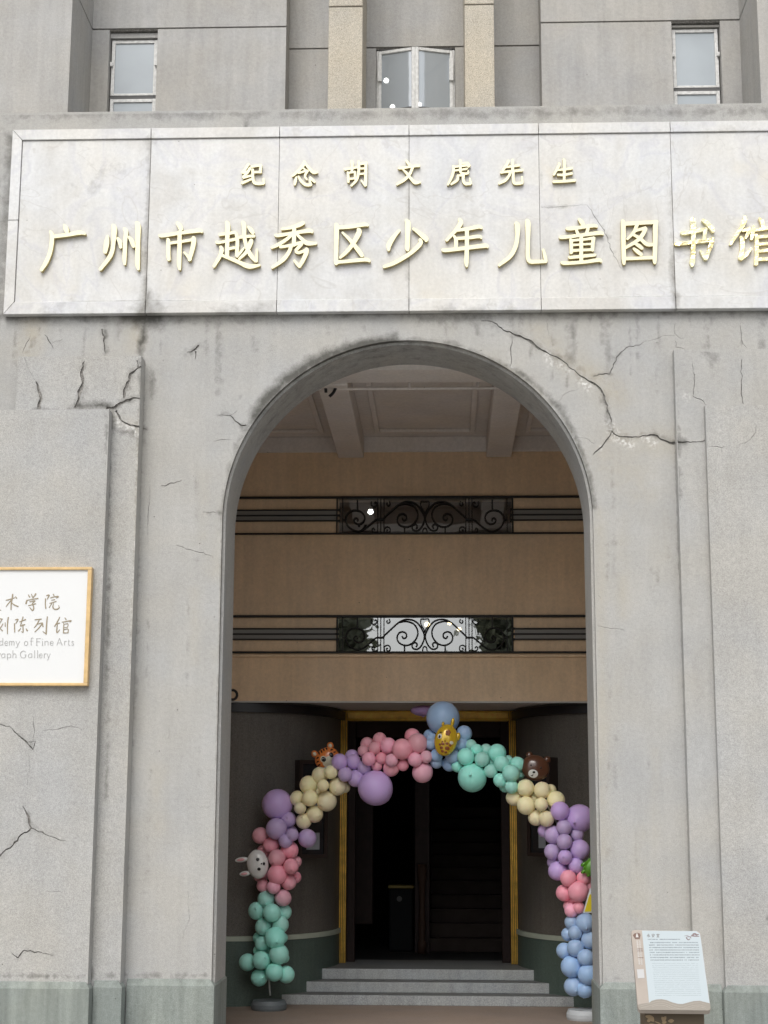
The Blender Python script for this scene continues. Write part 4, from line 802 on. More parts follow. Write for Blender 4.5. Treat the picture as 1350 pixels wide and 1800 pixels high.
V, Fc = tubevf([(at(702, 1580, 6.49)[0], 6.492, at(702, 1580, 6.49)[2]), (at(702, 1580, 6.49)[0], 6.485, at(702, 1580, 6.49)[2])], .03, 16); obj('emblem', V, Fc, simple('bin_grey', (.05, .055, .055), .6), wb)
lt = thing('hall_lantern', 'dim orange brown lantern hanging in the dark hall', 'lantern', tuple(at(738, 1400, 7)))
p = at(738, 1400, 7); h2 = .09
V, Fc = tubevf([(p[0], 7, p[2]-h2), (p[0], 7, p[2]-h2*.8), (p[0], 7, p[2]+h2*.8), (p[0], 7, p[2]+h2)], [.045, .055, .055, .045], 12); obj('shade', V, Fc, simple('lantern_paper', (.35, .13, .06), .6), lt)
V, Fc = tubevf([(p[0], 7, p[2]+h2), (p[0], 7, ZSOF+.26)], .005, 6); obj('cord', V, Fc, M_BLACK, lt)
# framed notices on the curved walls
for (xa_, ya_, xb_, yb_, side, lab) in ((524, 1336, 572, 1508, -1, 'dark framed notice on the curved wall left of the door'), (929, 1332, 972, 1506, 1, 'dark framed notice on the curved wall right of the door')):
    Yn = 3.98 if side < 0 else 3.97
    a, b_ = at(xa_, ya_, Yn-.10*(0 if side < 0 else -1.6)), at(xb_, yb_, Yn+.16 if side < 0 else Yn-.0)
    a3 = np.array([a[0], a[1], 0]); b3 = np.array([b_[0], b_[1], 0]); u = (b3-a3); wdt = np.linalg.norm(u); u /= wdt; nrm = np.array([u[1], -u[0], 0]); z0, z1 = b_[2], a[2]
    t = thing('notice_frame', lab, 'picture frame', (float((a3+b3)[0]/2), float((a3+b3)[1]/2), z0))
    def pb(name, s0, s1, q0, q1, d0, d1, mat):
        V = [a3+u*s+nrm*d+np.array([0, 0, z]) for d in (d0, d1) for z in (q0, q1) for s in (s0, s1)]
        return obj(name, V, [(0,1,3,2),(6,7,5,4),(0,4,5,1),(1,5,7,3),(3,7,6,2),(2,6,4,0)], mat, t)
    fw = .035; fr = simple('notice_frame_wood', (.03, .02, .017), .35)
    pb('frame', 0, fw, z0, z1, -.14, .045, fr); pb('frame', wdt-fw, wdt, z0, z1, -.14, .045, fr); pb('frame', fw+.0005, wdt-fw-.0005, z1-fw, z1, -.14, .045, fr); pb('frame', fw+.0005, wdt-fw-.0005, z0, z0+fw, -.14, .045, fr)
    pb('backing', fw, wdt-fw, z0+fw, z1-fw, -.1, .02, simple('notice_dark', (.02, .022, .026), .25))
    pb('paper', wdt*.3 if side < 0 else wdt*.45, wdt*.75, z0+.08, z0+.24, .021, .024, simple('notice_paper', (.35, .38, .42), .7)); pb('paper', wdt*.4, wdt*.72, z1-.5, z1-.28, .021, .024, bpy.data.materials['notice_paper'])
# black cord and ring at the left edge of the porch
rp = thing('hanging_ring', 'black cord with an iron ring hanging at the left edge of the arch', 'ring', tuple(at(409, 1222, 3.5)))
V, Fc = tubevf([at(405.5, 1136, 3.55), at(404.5, 1180, 3.55), at(404, 1212, 3.55)], .010, 6); obj('cord', V, Fc, M_BLACK, rp)
c = at(408.5, 1221.5, 3.55); V, Fc = tubevf([(c[0]+.045*math.cos(a), 3.55, c[2]+.045*math.sin(a)) for a in np.linspace(0, 2*math.pi, 25)], .013, 8); obj('ring', V, Fc, M_BLACK, rp)

# ------------------------------------------------------------------ balloon arch
def garland_Y(px): return 3.50+(px-475)/(1030-475)*(2.97-3.50)
def latex(name, col):
    m, nt, b = mat_base(name); b.inputs['Base Color'].default_value = (*col, 1); b.inputs['Roughness'].default_value = .36
    b.inputs['Specular IOR Level'].default_value = .35; b.inputs['Subsurface Weight'].default_value = .25; b.inputs['Subsurface Radius'].default_value = (.05, .03, .03); b.inputs['Subsurface Scale'].default_value = .5
    N, Lk = nt.nodes, nt.links; oi = N.new('ShaderNodeObjectInfo'); r = N.new('ShaderNodeMapRange'); r.inputs[3].default_value = .88; r.inputs[4].default_value = 1.12; Lk.new(oi.outputs['Random'], r.inputs[0])
    lw = N.new('ShaderNodeHueSaturation'); lw.inputs['Color'].default_value = (*col, 1); Lk.new(r.outputs[0], lw.inputs['Saturation']); Lk.new(r.outputs[0], lw.inputs['Value']); Lk.new(lw.outputs[0], b.inputs['Base Color'])
    return m
LAT = {'mint': latex('latex_mint', (.40, .84, .74)), 'pink': latex('latex_pink', (.88, .41, .49)), 'purple': latex('latex_purple', (.58, .43, .74)), 'yellow': latex('latex_yellow', (.95, .86, .56)), 'blue': latex('latex_blue', (.38, .54, .78)),
       'rose': latex('latex_rose', (.88, .47, .58))}
def balloon_mesh(mat):
    me = bpy.data.meshes.new('balloon'); bm = bmesh.new(); U, Vn = 28, 18; rings = []
    for j in range(1, Vn):
        th = math.pi*j/Vn; row = []
        for i in range(U):
            ph = 2*math.pi*i/U; r = math.sin(th); z = math.cos(th)
            if z < 0: r *= 1-.10*(-z)**1.5; z *= 1.10
            row.append(bm.verts.new((r*math.cos(ph), r*math.sin(ph), z)))
        rings.append(row)
    top = bm.verts.new((0, 0, 1.0))
    for rr, zz in ((.07, -1.10), (.05, -1.16), (.10, -1.23), (.11, -1.25)): rings.append([bm.verts.new((rr*math.cos(2*math.pi*i/U), rr*math.sin(2*math.pi*i/U), zz)) for i in range(U)])
    for i in range(U): bm.faces.new((top, rings[0][i], rings[0][(i+1) % U]))
    for a, b in zip(rings[:-1], rings[1:]):
        for i in range(U): bm.faces.new((a[i], b[i], b[(i+1) % U], a[(i+1) % U]))
    bm.faces.new(rings[-1][::-1]); bm.normal_update(); bm.to_mesh(me); bm.free(); me.polygons.foreach_set('use_smooth', [True]*len(me.polygons)); me.materials.append(mat); return me
BM = {k: balloon_mesh(m) for k, m in LAT.items()}
O_L, S_L = (380, 1220), 3.103; O_P, S_P = (620, 1270), 8.4375; O_T, S_T = (740, 1220), 8.4375; O_R = (700, 1220)
# colour, origin, scale, [(x, y, radius, layer)]; layer -1 stands nearer, +1 further
GAR = [
 ('mint', O_L, S_L, [(272,1120,46,0),(222,1182,47,0),(303,1193,48,-1),(370,1190,41,1),(350,1258,45,0),(258,1270,45,0),(322,1330,57,-1),(235,1330,34,1),(252,1362,40,0),(342,1420,52,-1),(170,1463,45,0),(245,1452,48,-1),(235,1547,45,0),(318,1517,48,-1),(382,1530,45,0),(372,1440,26,1),(362,1330,28,1),(232,1400,30,1),(300,1390,40,1),(300,1270,40,1),(300,1490,40,1)]),
 ('pink', O_L, S_L, [(240,772,43,0),(300,825,43,0),(400,852,48,0),(331,895,46,-1),(408,940,42,-1),(333,985,53,-1),(395,1025,42,0),(432,1000,32,1),(255,1045,34,0),(262,860,40,1),(245,985,42,1),(436,915,30,1),(350,930,50,1)]),
 ('rose', O_L, S_L, [(365,1112,44,0),(313,1052,37,-1)]),
 ('purple', O_L, S_L, [(333,602,81,0),(328,735,56,-1),(393,685,42,0),(415,768,34,-1),(378,802,37,-1),(497,787,49,0),(400,760,45,1),(673,370,43,-1),(748,370,40,0),(740,342,38,1),(704,438,39,-1),(762,460,46,0),(808,402,37,0),(868,512,92,0)]),
 ('yellow', O_L, S_L, [(478,692,42,0),(537,655,45,0),(457,622,32,-1),(443,570,41,0),(511,568,43,-1),(603,585,53,0),(505,495,49,0),(583,498,32,-1.4),(662,505,47,0),(566,443,44,0),(626,426,36,-1),(702,510,28,1),(560,530,45,1)]),
 ('pink', O_P, S_P, [(215,320,100,1),(160,420,84,0),(400,250,100,0),(325,380,92,-.6),(355,640,82,0),(430,530,88,-.3),(570,680,118,0),(735,395,150,-1),(745,630,88,0),(885,205,112,.6),(960,310,145,-.4),(600,450,110,1),(850,450,110,1)]),
 ('rose', O_P, S_P, [(240,540,102,-1),(525,345,118,-.4),(578,560,95,-1),(925,550,105,-.8),(1090,510,92,-.4),(1035,740,150,.3)]),
 ('blue', O_T, S_T, [(325,355,240,.6),(120,610,80,1),(155,650,80,.5),(145,740,85,0),(230,910,92,0),(230,1010,92,.6),(640,585,115,.5),(590,730,110,.5),(470,920,110,.2),(420,1040,105,1),(330,720,150,1)]),
 ('mint', O_T, S_T, [(740,760,85,.5),(830,830,85,0),(665,930,125,-.6),(905,970,108,-.6),(965,830,90,.6),(1130,870,128,0),(1195,1030,115,-.5),(1035,1140,100,-.2),(1180,1280,105,-.2),(540,1070,88,.5),(760,1240,208,0),(1060,1000,110,1)]),
 ('mint', O_R, S_L, [(615,432,46,-1),(650,385,42,.4),(618,505,37,-.7),(660,435,30,1),(598,365,30,1),(585,500,36,1)]),
 ('yellow', O_R, S_L, [(695,512,46,-.4),(785,525,45,-.2),(698,608,49,-.4),(632,565,43,.4),(780,602,36,-1.2),(860,578,48,0),(752,675,42,0),(808,680,42,-.6),(830,525,32,1),(740,570,40,1)]),
 ('purple', O_R, S_L, [(883,638,50,-.8),(988,678,74,.3),(905,728,41,-.8),(845,768,48,0),(797,745,36,.6),(975,765,37,0),(907,805,42,-1),(840,860,43,0),(990,848,53,-.2),(910,890,39,-1),(970,935,42,-.4),(870,965,50,-.2),(935,970,40,.8),(848,915,35,.8),(910,840,50,1)]),
 ('pink', O_R, S_L, [(928,1005,44,-.8),(1012,1002,38,-.5),(905,1085,44,0),(982,1078,55,-.8),(1045,1045,40,.3),(985,1165,32,-.6),(930,1155,30,.5),(960,1120,40,.8)]),
 ('rose', O_R, S_L, [(945,1180,38,-.3)]),
 ('blue', O_R, S_L, [(945,1245,37,0),(1020,1248,52,-.4),(925,1310,35,.5),(965,1303,38,-.6),(1045,1342,48,-.3),(905,1400,42,.4),(967,1385,46,-.5),(1023,1438,45,-.9),(945,1487,57,-.2),(1035,1530,55,-.8),(955,1595,50,0),(1018,1612,44,-.4),(1085,1405,38,.3),(1090,1480,45,.3),(1070,1560,45,.5),(1000,1340,45,1),(1000,1500,50,1)])]
BA = thing('balloon_arch', 'pastel balloon arch of pink, mint, purple, yellow and blue before the door', 'balloon arch', tuple(at(745, 1755, 3.25)*[1, 1, 0]))
for col, og, sc_, lst in GAR:
    for x, y, r, ly in lst:
        px, py = og[0]+x/sc_, og[1]+y/sc_; Y = garland_Y(px)+ly*.085
        p = at(px, py, Y); dist = np.linalg.norm(p-CAM); rad = r/sc_/F*np.dot(p-CAM, ROT[2])
        o = bpy.data.objects.new('balloon', BM[col]); COL.objects.link(o); o.parent = BA; o.location = Vector(p)-world_loc(BA)
        s = rad*1.035; o.scale = (s, s, s*random.uniform(1.0, 1.04))
        away = Vector((random.uniform(-.9, .9), 1.0 if random.random() < .85 else -1.5, random.uniform(-.9, .9)))
        o.rotation_euler = (-away).to_track_quat('Z', 'Y').to_euler()
        if rad > .16: o['label'] = 'large round %s balloon' % col
# the soft purple balloon squeezed under the lintel
p = at(744, 1249, 3.95); o = bpy.data.objects.new('balloon', BM['purple']); COL.objects.link(o); o.parent = BA; o.location = Vector(p)-world_loc(BA); o.scale = (.125, .10, .05); o['label'] = 'squashed purple balloon under the lintel'
# frame pole carrying the garland
path_px = [(475,1750),(472,1700),(476,1640),(480,1560),(478,1500),(495,1440),(535,1390),(570,1350),(620,1335),(690,1320),(760,1318),(830,1330),(880,1345),(925,1385),(965,1420),(990,1480),(1003,1550),(1020,1620),(1022,1700),(1026,1755)]
V, Fc = tubevf(catmull([at(a, b, garland_Y(a)+.06) for a, b in path_px], 4), .008, 6); obj('frame_pole', V, Fc, M_WHITEFRAME, BA, smooth=True)
def base_disc(px, pyb, col, lab, r=.235, h=.12):
    Y = garland_Y(px)+.02; p = at(px, pyb-10, Y); x = p[0]
    prof = [(0, r*.96), (.02, r), (.05, r), (.085, r*.9), (h-.005, r*.62), (h, r*.55)]
    V, Fc = tubevf([(x, Y, a) for a, _ in prof], [b for _, b in prof], 40); o = obj('base_weight', V, Fc, simple('base_'+lab, col, .55, bumps=.2), BA, smooth=False, label=lab+' base'); bevel(o, .01, 2, 20)
base_disc(473, 1752, (.13, .15, .16), 'grey water weight', .165, .085); base_disc(1029, 1768, (.5, .53, .55), 'white water weight', .17, .085)

# foil animal heads
def foil(name, col, rough=.28, metal=.0):
    m = simple(name, col, rough, metal, bumps=.35, bscale=9, coat=.5); return m
def head(name, label, px, py, rx, rz, Y, mat, tilt=0, turn=0.0):
    """flattened foil balloon head; returns thing and a placer for features in head coordinates"""
    p = at(px, py, Y); k = np.dot(p-CAM, ROT[2])/F; t = thing(name, label, 'foil balloon', tuple(p)); ca, sa = math.cos(tilt), math.sin(tilt); ry = min(rx, rz)*.62*k
    ct, stn = math.cos(turn), math.sin(turn)
    def place(u, w, d=0):           # u, w in pixels in the head's own upright frame
        X, Z = u*k, w*k; x1 = X*ct+d*stn; y1 = d*ct-X*stn
        return Vector((x1*ca-Z*sa, y1, x1*sa+Z*ca))+Vector(p)
    def ell(nm, cu, cw, ru, rw, dpt, off, mt, nv=12, nu=20):
        V, Fc = [], []
        for j in range(nv+1):
            th = math.pi*j/nv
            for i in range(nu):
                ph = 2*math.pi*i/nu; pinch = 1+.018*math.sin(ph*14)*math.sin(th)**8 if nm == 'body' else 1
                V.append(place(cu+ru*math.sin(th)*math.cos(ph)*pinch, cw+rw*math.cos(th), off+dpt*math.sin(th)*math.sin(ph)))
        for j in range(nv):
            for i in range(nu): Fc.append((j*nu+i, j*nu+(i+1) % nu, (j+1)*nu+(i+1) % nu, (j+1)*nu+i))
        return obj(nm, V, Fc, mt, t, smooth=True)
    def surf(u, w): return -ry*math.sqrt(max(0, 1-(u/rx)**2-(w/rz)**2))
    ell('body', 0, 0, rx, rz, ry, 0, mat, 24, 56)
    def spot(nm, u, w, ru, rw, mt, lift=.004, th=.004):
        """feature printed on the curved foil: a thin cap that follows it"""
        V = [place(u, w, surf(u, w)-lift)]; nseg = 16; Fc = []
        for ring in (.55, 1.0):
            for i in range(nseg):
                a = 2*math.pi*i/nseg; uu, ww = u+ru*ring*math.cos(a), w+rw*ring*math.sin(a); V.append(place(uu, ww, surf(uu, ww)-lift*(1 if ring < 1 else .6)))
        for i in range(nseg): Fc.append((0, 1+i, 1+(i+1) % nseg)); Fc.append((1+i, 1+nseg+i, 1+nseg+(i+1) % nseg, 1+(i+1) % nseg))
        return obj(nm, V, Fc, mt, t, smooth=True)
    return t, ell, spot, place, surf, k
F_WHITE = foil('foil_white', (.72, .72, .70)); F_EARPINK = simple('foil_ear_pink', (.72, .36, .38), .3); F_BLACK = simple('foil_black', (.012, .012, .012), .25); F_WSPOT = simple('foil_eye_white', (.75, .75, .72), .3)
F_ORANGE = foil('foil_orange', (.75, .22, .05)); F_YEL = foil('foil_yellow', (.72, .47, .03), .22, .25); F_BR = simple('foil_brown_spot', (.26, .07, .02), .3); F_DBR = foil('foil_dark_brown', (.10, .04, .022)); F_GREEN = foil('foil_green', (.10, .30, .02), .2, .2); F_CREAM = simple('foil_cream', (.66, .62, .48), .3)
# rabbit lying on its side: ears to the left
t, ell, spot, place, surf, k = head('rabbit_balloon', 'white rabbit head foil balloon tipped sideways on the left of the balloon arch', 453, 1519, 25, 19, garland_Y(453)-.12, F_WHITE, tilt=math.radians(98))
for u, w, l, dx in ((11, 27, 12, .1), (-12, 24, 10, -.3)):
    ell('ear', u+dx*4, w, 4.6, l, .02, .0, F_WHITE); ell('inner_ear', u+dx*4, w+1, 2.6, l*.62, .012, -.012, F_EARPINK)
for u in (8, -8.5): spot('eye', u, -2, 4.0, 4.2, F_WSPOT); spot('pupil', u, -2.5, 2.9, 3.1, F_BLACK, .008)
spot('nose', 0, -8, 1.5, 1.2, F_BLACK, .006); spot('mouth', -.5, -12, 2.8, 2.0, F_BLACK, .006)
# tiger
t, ell, spot, place, surf, k = head('tiger_balloon', 'orange tiger head foil balloon above the yellow balloons on the left', 575, 1333, 22, 19, garland_Y(575)+.10, F_ORANGE, tilt=math.radians(28))
for u in (-16, 15): ell('ear', u, 17, 6, 6.5, .025, .01, F_ORANGE); ell('inner_ear', u, 17, 3.4, 4, .014, -.008, F_CREAM)
spot('muzzle', 1, -7, 12, 9, F_CREAM); spot('eye_patch', -6, 1, 5.5, 6, F_CREAM, .006); spot('eye', -5.5, .5, 4, 4.6, F_BLACK, .010); spot('eye', 10, 1, 3.6, 4.4, F_BLACK, .010); spot('glint', -6.5, 2.2, 1.1, 1.1, F_WSPOT, .014)
for u, w in ((-8, 14), (-3, 15), (2, 15.5), (7, 14.5), (-14, 8), (-17, 2), (-17, -4), (14, 9), (17, 3)): spot('stripe', u, w, 1.3 if abs(u) < 10 else 2.6, 2.8 if abs(u) < 10 else 1.1, F_BLACK, .006)
# giraffe
t, ell, spot, place, surf, k = head('giraffe_balloon', 'yellow giraffe head foil balloon with brown spots at the top of the arch', 784, 1301, 20, 28, garland_Y(784)-.12, F_YEL, tilt=math.radians(-12))
ell('horn', 5, 33, 3.2, 8, .016, 0, F_YEL); ell('horn', -11, 27, 2.6, 4, .014, .02, F_YEL); ell('ear', 19, 10, 4.5, 8, .02, .02, F_YEL)
for a in range(5):
    an = a*2*math.pi/5+.3; spot('star_mark', 1+2.6*math.cos(an), 13+3.2*math.sin(an), 2.4, 2.6, F_BR, .006+.0006*a)
spot('eye', -12, 4, 3.6, 4.6, F_WSPOT); spot('pupil', -12.2, 3.2, 2, 2.8, F_BLACK, .009); spot('brow', -11.5, 11, 2.4, 1.0, F_BLACK, .006)
for i, (u, w, a, b_) in enumerate(((-4, -8, 3.2, 2.6), (3, -6, 2.8, 2.2), (5, -14, 4.4, 3.2), (-5, -15, 3, 2.6), (-2, -20.5, 2.8, 2.2), (-9, -10, 2, 2), (-1, -2.5, 1.4, 1.1), (9, -8, 2.4, 2), (4, -21, 2.6, 1.8), (-6, -4, 1.2, 1))): spot('patch', u, w, a, b_, F_BR, .006+.0004*i)
spot('muzzle_mark', 10.5, -3, 3.4, 3.0, F_CREAM, .006)
# plain brown bear (no particular character)
t, ell, spot, place, surf, k = head('bear_balloon', 'dark brown bear head foil balloon beside the mint and yellow balloons', 941, 1350, 25, 22.5, garland_Y(941)+.04, F_DBR, tilt=math.radians(-14))
for u in (-15, 17): ell('ear', u, 19, 6.5, 6.5, .025, .015, F_DBR)
spot('muzzle', -2, -11, 8.6, 7.2, F_WSPOT); spot('nose', -1.5, -8.2, 2.6, 1.9, F_BLACK, .010); spot('mouth', -2, -13, .6, 2.6, F_BLACK, .009); spot('mouth', -3.6, -15, 2, .6, F_BLACK, .0095)
for u in (-9, 9): spot('eye', u, 2, 1.3, 1.5, F_BLACK, .006)
# green one, mostly hidden behind the jamb
t, ell, spot, place, surf, k = head('green_balloon', 'shiny green foil balloon partly hidden behind the right side of the arch', 1043, 1522, 20, 15, garland_Y(1043)-.12, F_GREEN, tilt=math.radians(35))
for u, w in ((-19, 2), (-12, 12), (-14, -8)): ell('spike', u, w, 6.5, 3.4, .02, 0, F_GREEN)
ell('ear', 10, 15, 5, 6, .02, 0, F_GREEN)

# yellow and white board behind the right jamb
sb = thing('standing_sign', 'white board with a yellow strip on a stand half hidden behind the right jamb', 'sign', tuple(at(1040, 1760, 2.3)*[1, 1, 0]))
def quad_prism(name, pts, Y, d, mat, parent):
    P = [at(a, b, Y) for a, b in pts]; V = [(p[0], Y, p[2]) for p in P]+[(p[0], Y+d, p[2]) for p in P]; n = len(P)
    return obj(name, V, [tuple(range(n)), tuple(range(2*n-1, n-1, -1))]+[(i, n+i, n+(i+1) % n, (i+1) % n) for i in range(n)], mat, parent)
quad_prism('board', [(1037,1561.5),(1025,1604.5),(1092,1604.5),(1092,1561.5)], 2.3, .012, simple('board_white', (.62, .65, .68), .5), sb)
quad_prism('yellow_strip', [(1036.5,1572),(1027.5,1602.5),(1039,1602.5),(1045.5,1572)], 2.296, .003, simple('board_yellow', (.62, .50, .01), .5), sb)
quad_prism('grey_mark', [(1040,1565),(1038.5,1569.5),(1050,1569.5),(1050,1565)], 2.296, .003, simple('board_grey', (.25, .28, .32), .6), sb)
pp = at(1070, 1600, 2.35); V, Fc = tubevf([(pp[0], 2.35, .02), (pp[0], 2.35, pp[2]+.05)], .014, 10); obj('post', V, Fc, M_BLACK, sb); V, Fc = tubevf([(pp[0], 2.35, 0), (pp[0], 2.35, .02)], .15, 24); obj('foot', V, Fc, M_BLACK, sb)

# ------------------------------------------------------------------ left wall sign
YS2 = D_A-.05
PS = thing('gallery_sign', 'white wall sign in a thin wooden frame left of the arch', 'sign', tuple(at(80, 1205, YS2)))
sx1_ = (at(162, 1000, YS2)[0]+at(154, 1205, YS2)[0])/2; szt = at(80, 997, YS2)[2]; szb = at(80, 1205.5, YS2)[2]; sx0_ = sx1_-1.42
M_SFRAME = simple('sign_frame_wood', (.62, .43, .20), .35, var=.12, vscale=20); M_SHEET = simple('glossy_white_sheet', (.70, .71, .71), .12, spec=.5, bumps=.12, bscale=2.2)
fw = .021
box('frame', sx0_, sx1_, YS2-.012, D_A+.0, szt-fw, szt, M_SFRAME, PS, .003); box('frame', sx0_, sx1_, YS2-.012, D_A, szb, szb+fw, M_SFRAME, PS, .003)
box('frame', sx0_, sx0_+fw, YS2-.012, D_A, szb+fw+.0005, szt-fw-.0005, M_SFRAME, PS, .003); box('frame', sx1_-fw*1.4, sx1_, YS2-.012, D_A, szb+fw+.0005, szt-fw-.0005, M_SFRAME, PS, .003)
box('sheet', sx0_+fw, sx1_-fw*1.4, YS2+.004, D_A-.01, szb+fw, szt-fw, M_SHEET, PS)
M_INK = simple('gold_grey_print', (.30, .25, .17), .35, metal=.3); M_INK2 = simple('grey_print', (.40, .40, .39), .5)
PLQ = {
'术': [[(100,195,14),(190,170,16),(250,150,12)],[(215,90,20),(205,160,22),(190,250,20),(185,355,16)],[(185,195,14),(140,250,14),(100,300,10)],[(195,235,12),(240,270,18),(305,300,20)],[(262,130,12),(280,160,22)]],
'学': [[(480,100,14),(502,142,20)],[(532,90,12),(548,135,18)],[(608,80,22),(575,130,16),(550,155,12)],[(455,190,18),(438,255,24)],[(455,195,14),(550,175,14),(645,162,20)],[(500,218,14),(592,202,16),(548,245,12)],[(545,245,14),(572,320,18),(548,365,20),(500,310,10)],[(478,285,12),(605,252,16)]],
'院': [[(785,115,14),(832,105,18),(800,175,14)],[(772,165,18),(768,250,16),(775,335,18)],[(900,88,14),(915,115,18)],[(852,155,12),(920,135,14),(988,130,20),(955,158,10)],[(870,192,10),(930,182,14)],[(838,245,10),(955,212,14)],[(880,240,12),(830,320,10)],[(905,235,12),(898,320,18),(945,348,18),(1000,325,16),(992,280,8)]],
'刻': [[(-20,505,14),(40,512,16)],[(30,520,12),(-10,590,14)],[(50,590,12),(20,640,14),(-10,680,12)],[(0,670,10),(42,715,18)],[(85,570,12),(88,640,16)],[(140,480,18),(126,600,18),(125,765,12)]],
'陈': [[(258,525,14),(305,518,16),(265,590,10)],[(245,585,16),(248,735,16)],[(330,560,12),(435,520,20)],[(390,470,14),(345,625,14)],[(340,632,12),(422,605,16)],[(385,600,16),(390,730,16),(362,722,8)],[(350,670,12),(308,720,14)],[(442,675,12),(462,712,26)]],
'列': [[(590,525,14),(700,512,18)],[(665,525,14),(625,600,16),(580,660,10)],[(630,600,10),(712,580,16),(665,655,16),(588,732,12)],[(718,570,12),(728,645,20)],[(802,470,16),(790,600,20),(780,770,22)],[(780,765,20),(722,720,8)]],
'馆': [[(1012,480,14),(965,570,18),(920,640,14)],[(955,592,12),(1012,578,16)],[(970,600,14),(962,740,20),(1012,690,8)],[(1098,490,12),(1122,522,18)],[(1048,565,12),(1200,540,20),(1180,562,10)],[(1080,575,12),(1075,752,18)],[(1082,602,10),(1150,592,12),(1145,650,12)],[(1082,655,10),(1148,650,10)],[(1080,690,10),(1152,682,14),(1150,745,16)],[(1078,748,14),(1155,745,14)]],
'美': [[(-30,350,12),(12,365,16)]]}
for ch, stt in PLQ.items(): character(ch, ((0, 1035), 9.643, stt), YS2+.001, .0028, PS, M_INK, 'grey gold brush character '+ch, 1.05, 'printed_character')
# thin serif Latin letters, unit box: x right, y up, x-height 1
LT = {
'a': [[(.72,.95,.09),(.38,1.0,.07),(.08,.75,.12),(.05,.3,.14),(.3,.0,.08),(.72,.3,.07)],[(.78,1,.14),(.78,.0,.13)]],
'd': [[(.72,.95,.09),(.38,1.0,.07),(.08,.75,.12),(.05,.3,.14),(.3,.0,.08),(.72,.3,.07)],[(.8,1.75,.12),(.8,.0,.14)]],
'e': [[(.08,.52,.07),(.7,.52,.07),(.62,.9,.09),(.35,1.0,.07),(.06,.65,.13),(.12,.15,.13),(.42,.0,.09),(.72,.18,.06)]],
'm': [[(.05,1,.12),(.05,0,.14)],[(.05,.8,.06),(.3,1,.09),(.5,.8,.13),(.5,0,.14)],[(.5,.8,.06),(.78,1,.09),(.98,.8,.13),(.98,0,.14)]],
'n': [[(.05,1,.12),(.05,0,.14)],[(.05,.8,.06),(.4,1,.09),(.65,.8,.13),(.65,0,.14)]],
'y': [[(.0,1,.12),(.35,.02,.12)],[(.72,1,.07),(.35,.02,.08),(.2,-.45,.1),(.0,-.5,.1)]],
'o': [[(.4,1,.07),(.08,.75,.13),(.08,.25,.13),(.4,0,.07),(.74,.25,.13),(.74,.75,.13),(.4,1,.07)]],
'f': [[(.65,1.7,.1),(.4,1.78,.08),(.25,1.45,.13),(.25,0,.14)],[(0,1,.07),(.6,1,.07)]],
'F': [[(.1,1.65,.15),(.1,0,.15)],[(.1,1.62,.07),(.85,1.62,.08)],[(.1,.88,.07),(.65,.88,.07)],[(-.08,.02,.06),(.3,.02,.06)]],
'i': [[(.1,1,.13),(.1,0,.14)],[(.08,1.5,.16),(.12,1.46,.16)],[(-.08,.02,.06),(.28,.02,.06)]],
'A': [[(.0,0,.07),(.5,1.7,.08)],[(.5,1.7,.14),(1.0,0,.16)],[(.22,.6,.07),(.78,.6,.07)]],
'r': [[(.05,1,.12),(.05,0,.14)],[(.05,.7,.06),(.3,1,.09),(.5,.95,.13)]],
't': [[(.2,1.35,.08),(.2,.2,.14),(.38,0,.1),(.55,.1,.06)],[(.0,1,.07),(.5,1,.07)]],
's': [[(.52,.85,.08),(.3,1,.08),(.06,.78,.12),(.3,.52,.13),(.54,.25,.12),(.3,0,.08),(.03,.15,.08)]],
'p': [[(.05,1,.12),(.05,-.5,.14)],[(.05,.75,.06),(.4,1,.08),(.72,.75,.13),(.72,.25,.13),(.4,0,.08),(.05,.2,.06)]],
'h': [[(.05,1.75,.12),(.05,0,.14)],[(.05,.8,.06),(.4,1,.09),(.65,.8,.13),(.65,0,.14)]],
'l': [[(.1,1.75,.13),(.1,0,.14)],[(-.06,.02,.06),(.26,.02,.06)]],
'G': [[(1.05,1.35,.1),(.7,1.68,.08),(.2,1.4,.15),(.02,.85,.17),(.2,.2,.15),(.7,0,.08),(1.08,.2,.1)],[(1.08,.2,.14),(1.08,.75,.14)],[(.85,.75,.06),(1.22,.75,.06)]]}
def latin(seq, base, xh):
    for ch, x, w in seq:
        wid = {'m': 1.0, 'G': 1.1, 'A': 1.0, 'F': .85, 'i': .2, 'l': .2, 'n': .7, 'h': .7, 'e': .72, 'a': .8, 'd': .8, 'o': .8, 'p': .75, 'y': .72, 'f': .6, 'r': .5, 't': .5, 's': .55}[ch]
        k = w/wid
        spec = [[(x+p[0]*k, base-p[1]*xh, p[2]*xh*1.05) for p in s_] for s_ in LT[ch]]
        character(ch, ((0, 1110), 9.643, spec), YS2+.001, .0028, PS, M_INK2, None, 1.0, 'printed_letter')
latin([('d',-12,58),('e',76,55),('m',155,82),('y',268,66),('o',408,62),('f',505,55),('F',612,78),('i',712,14),('n',755,62),('e',845,55),('A',960,92),('r',1090,36),('t',1150,32),('s',1212,38)], 235, 72)
latin([('r',-22,34),('a',22,60),('p',120,62),('h',213,58),('G',342,92),('a',478,62),('l',580,12),('l',630,12),('e',662,52),('r',745,36),('y',795,56)], 447, 72)

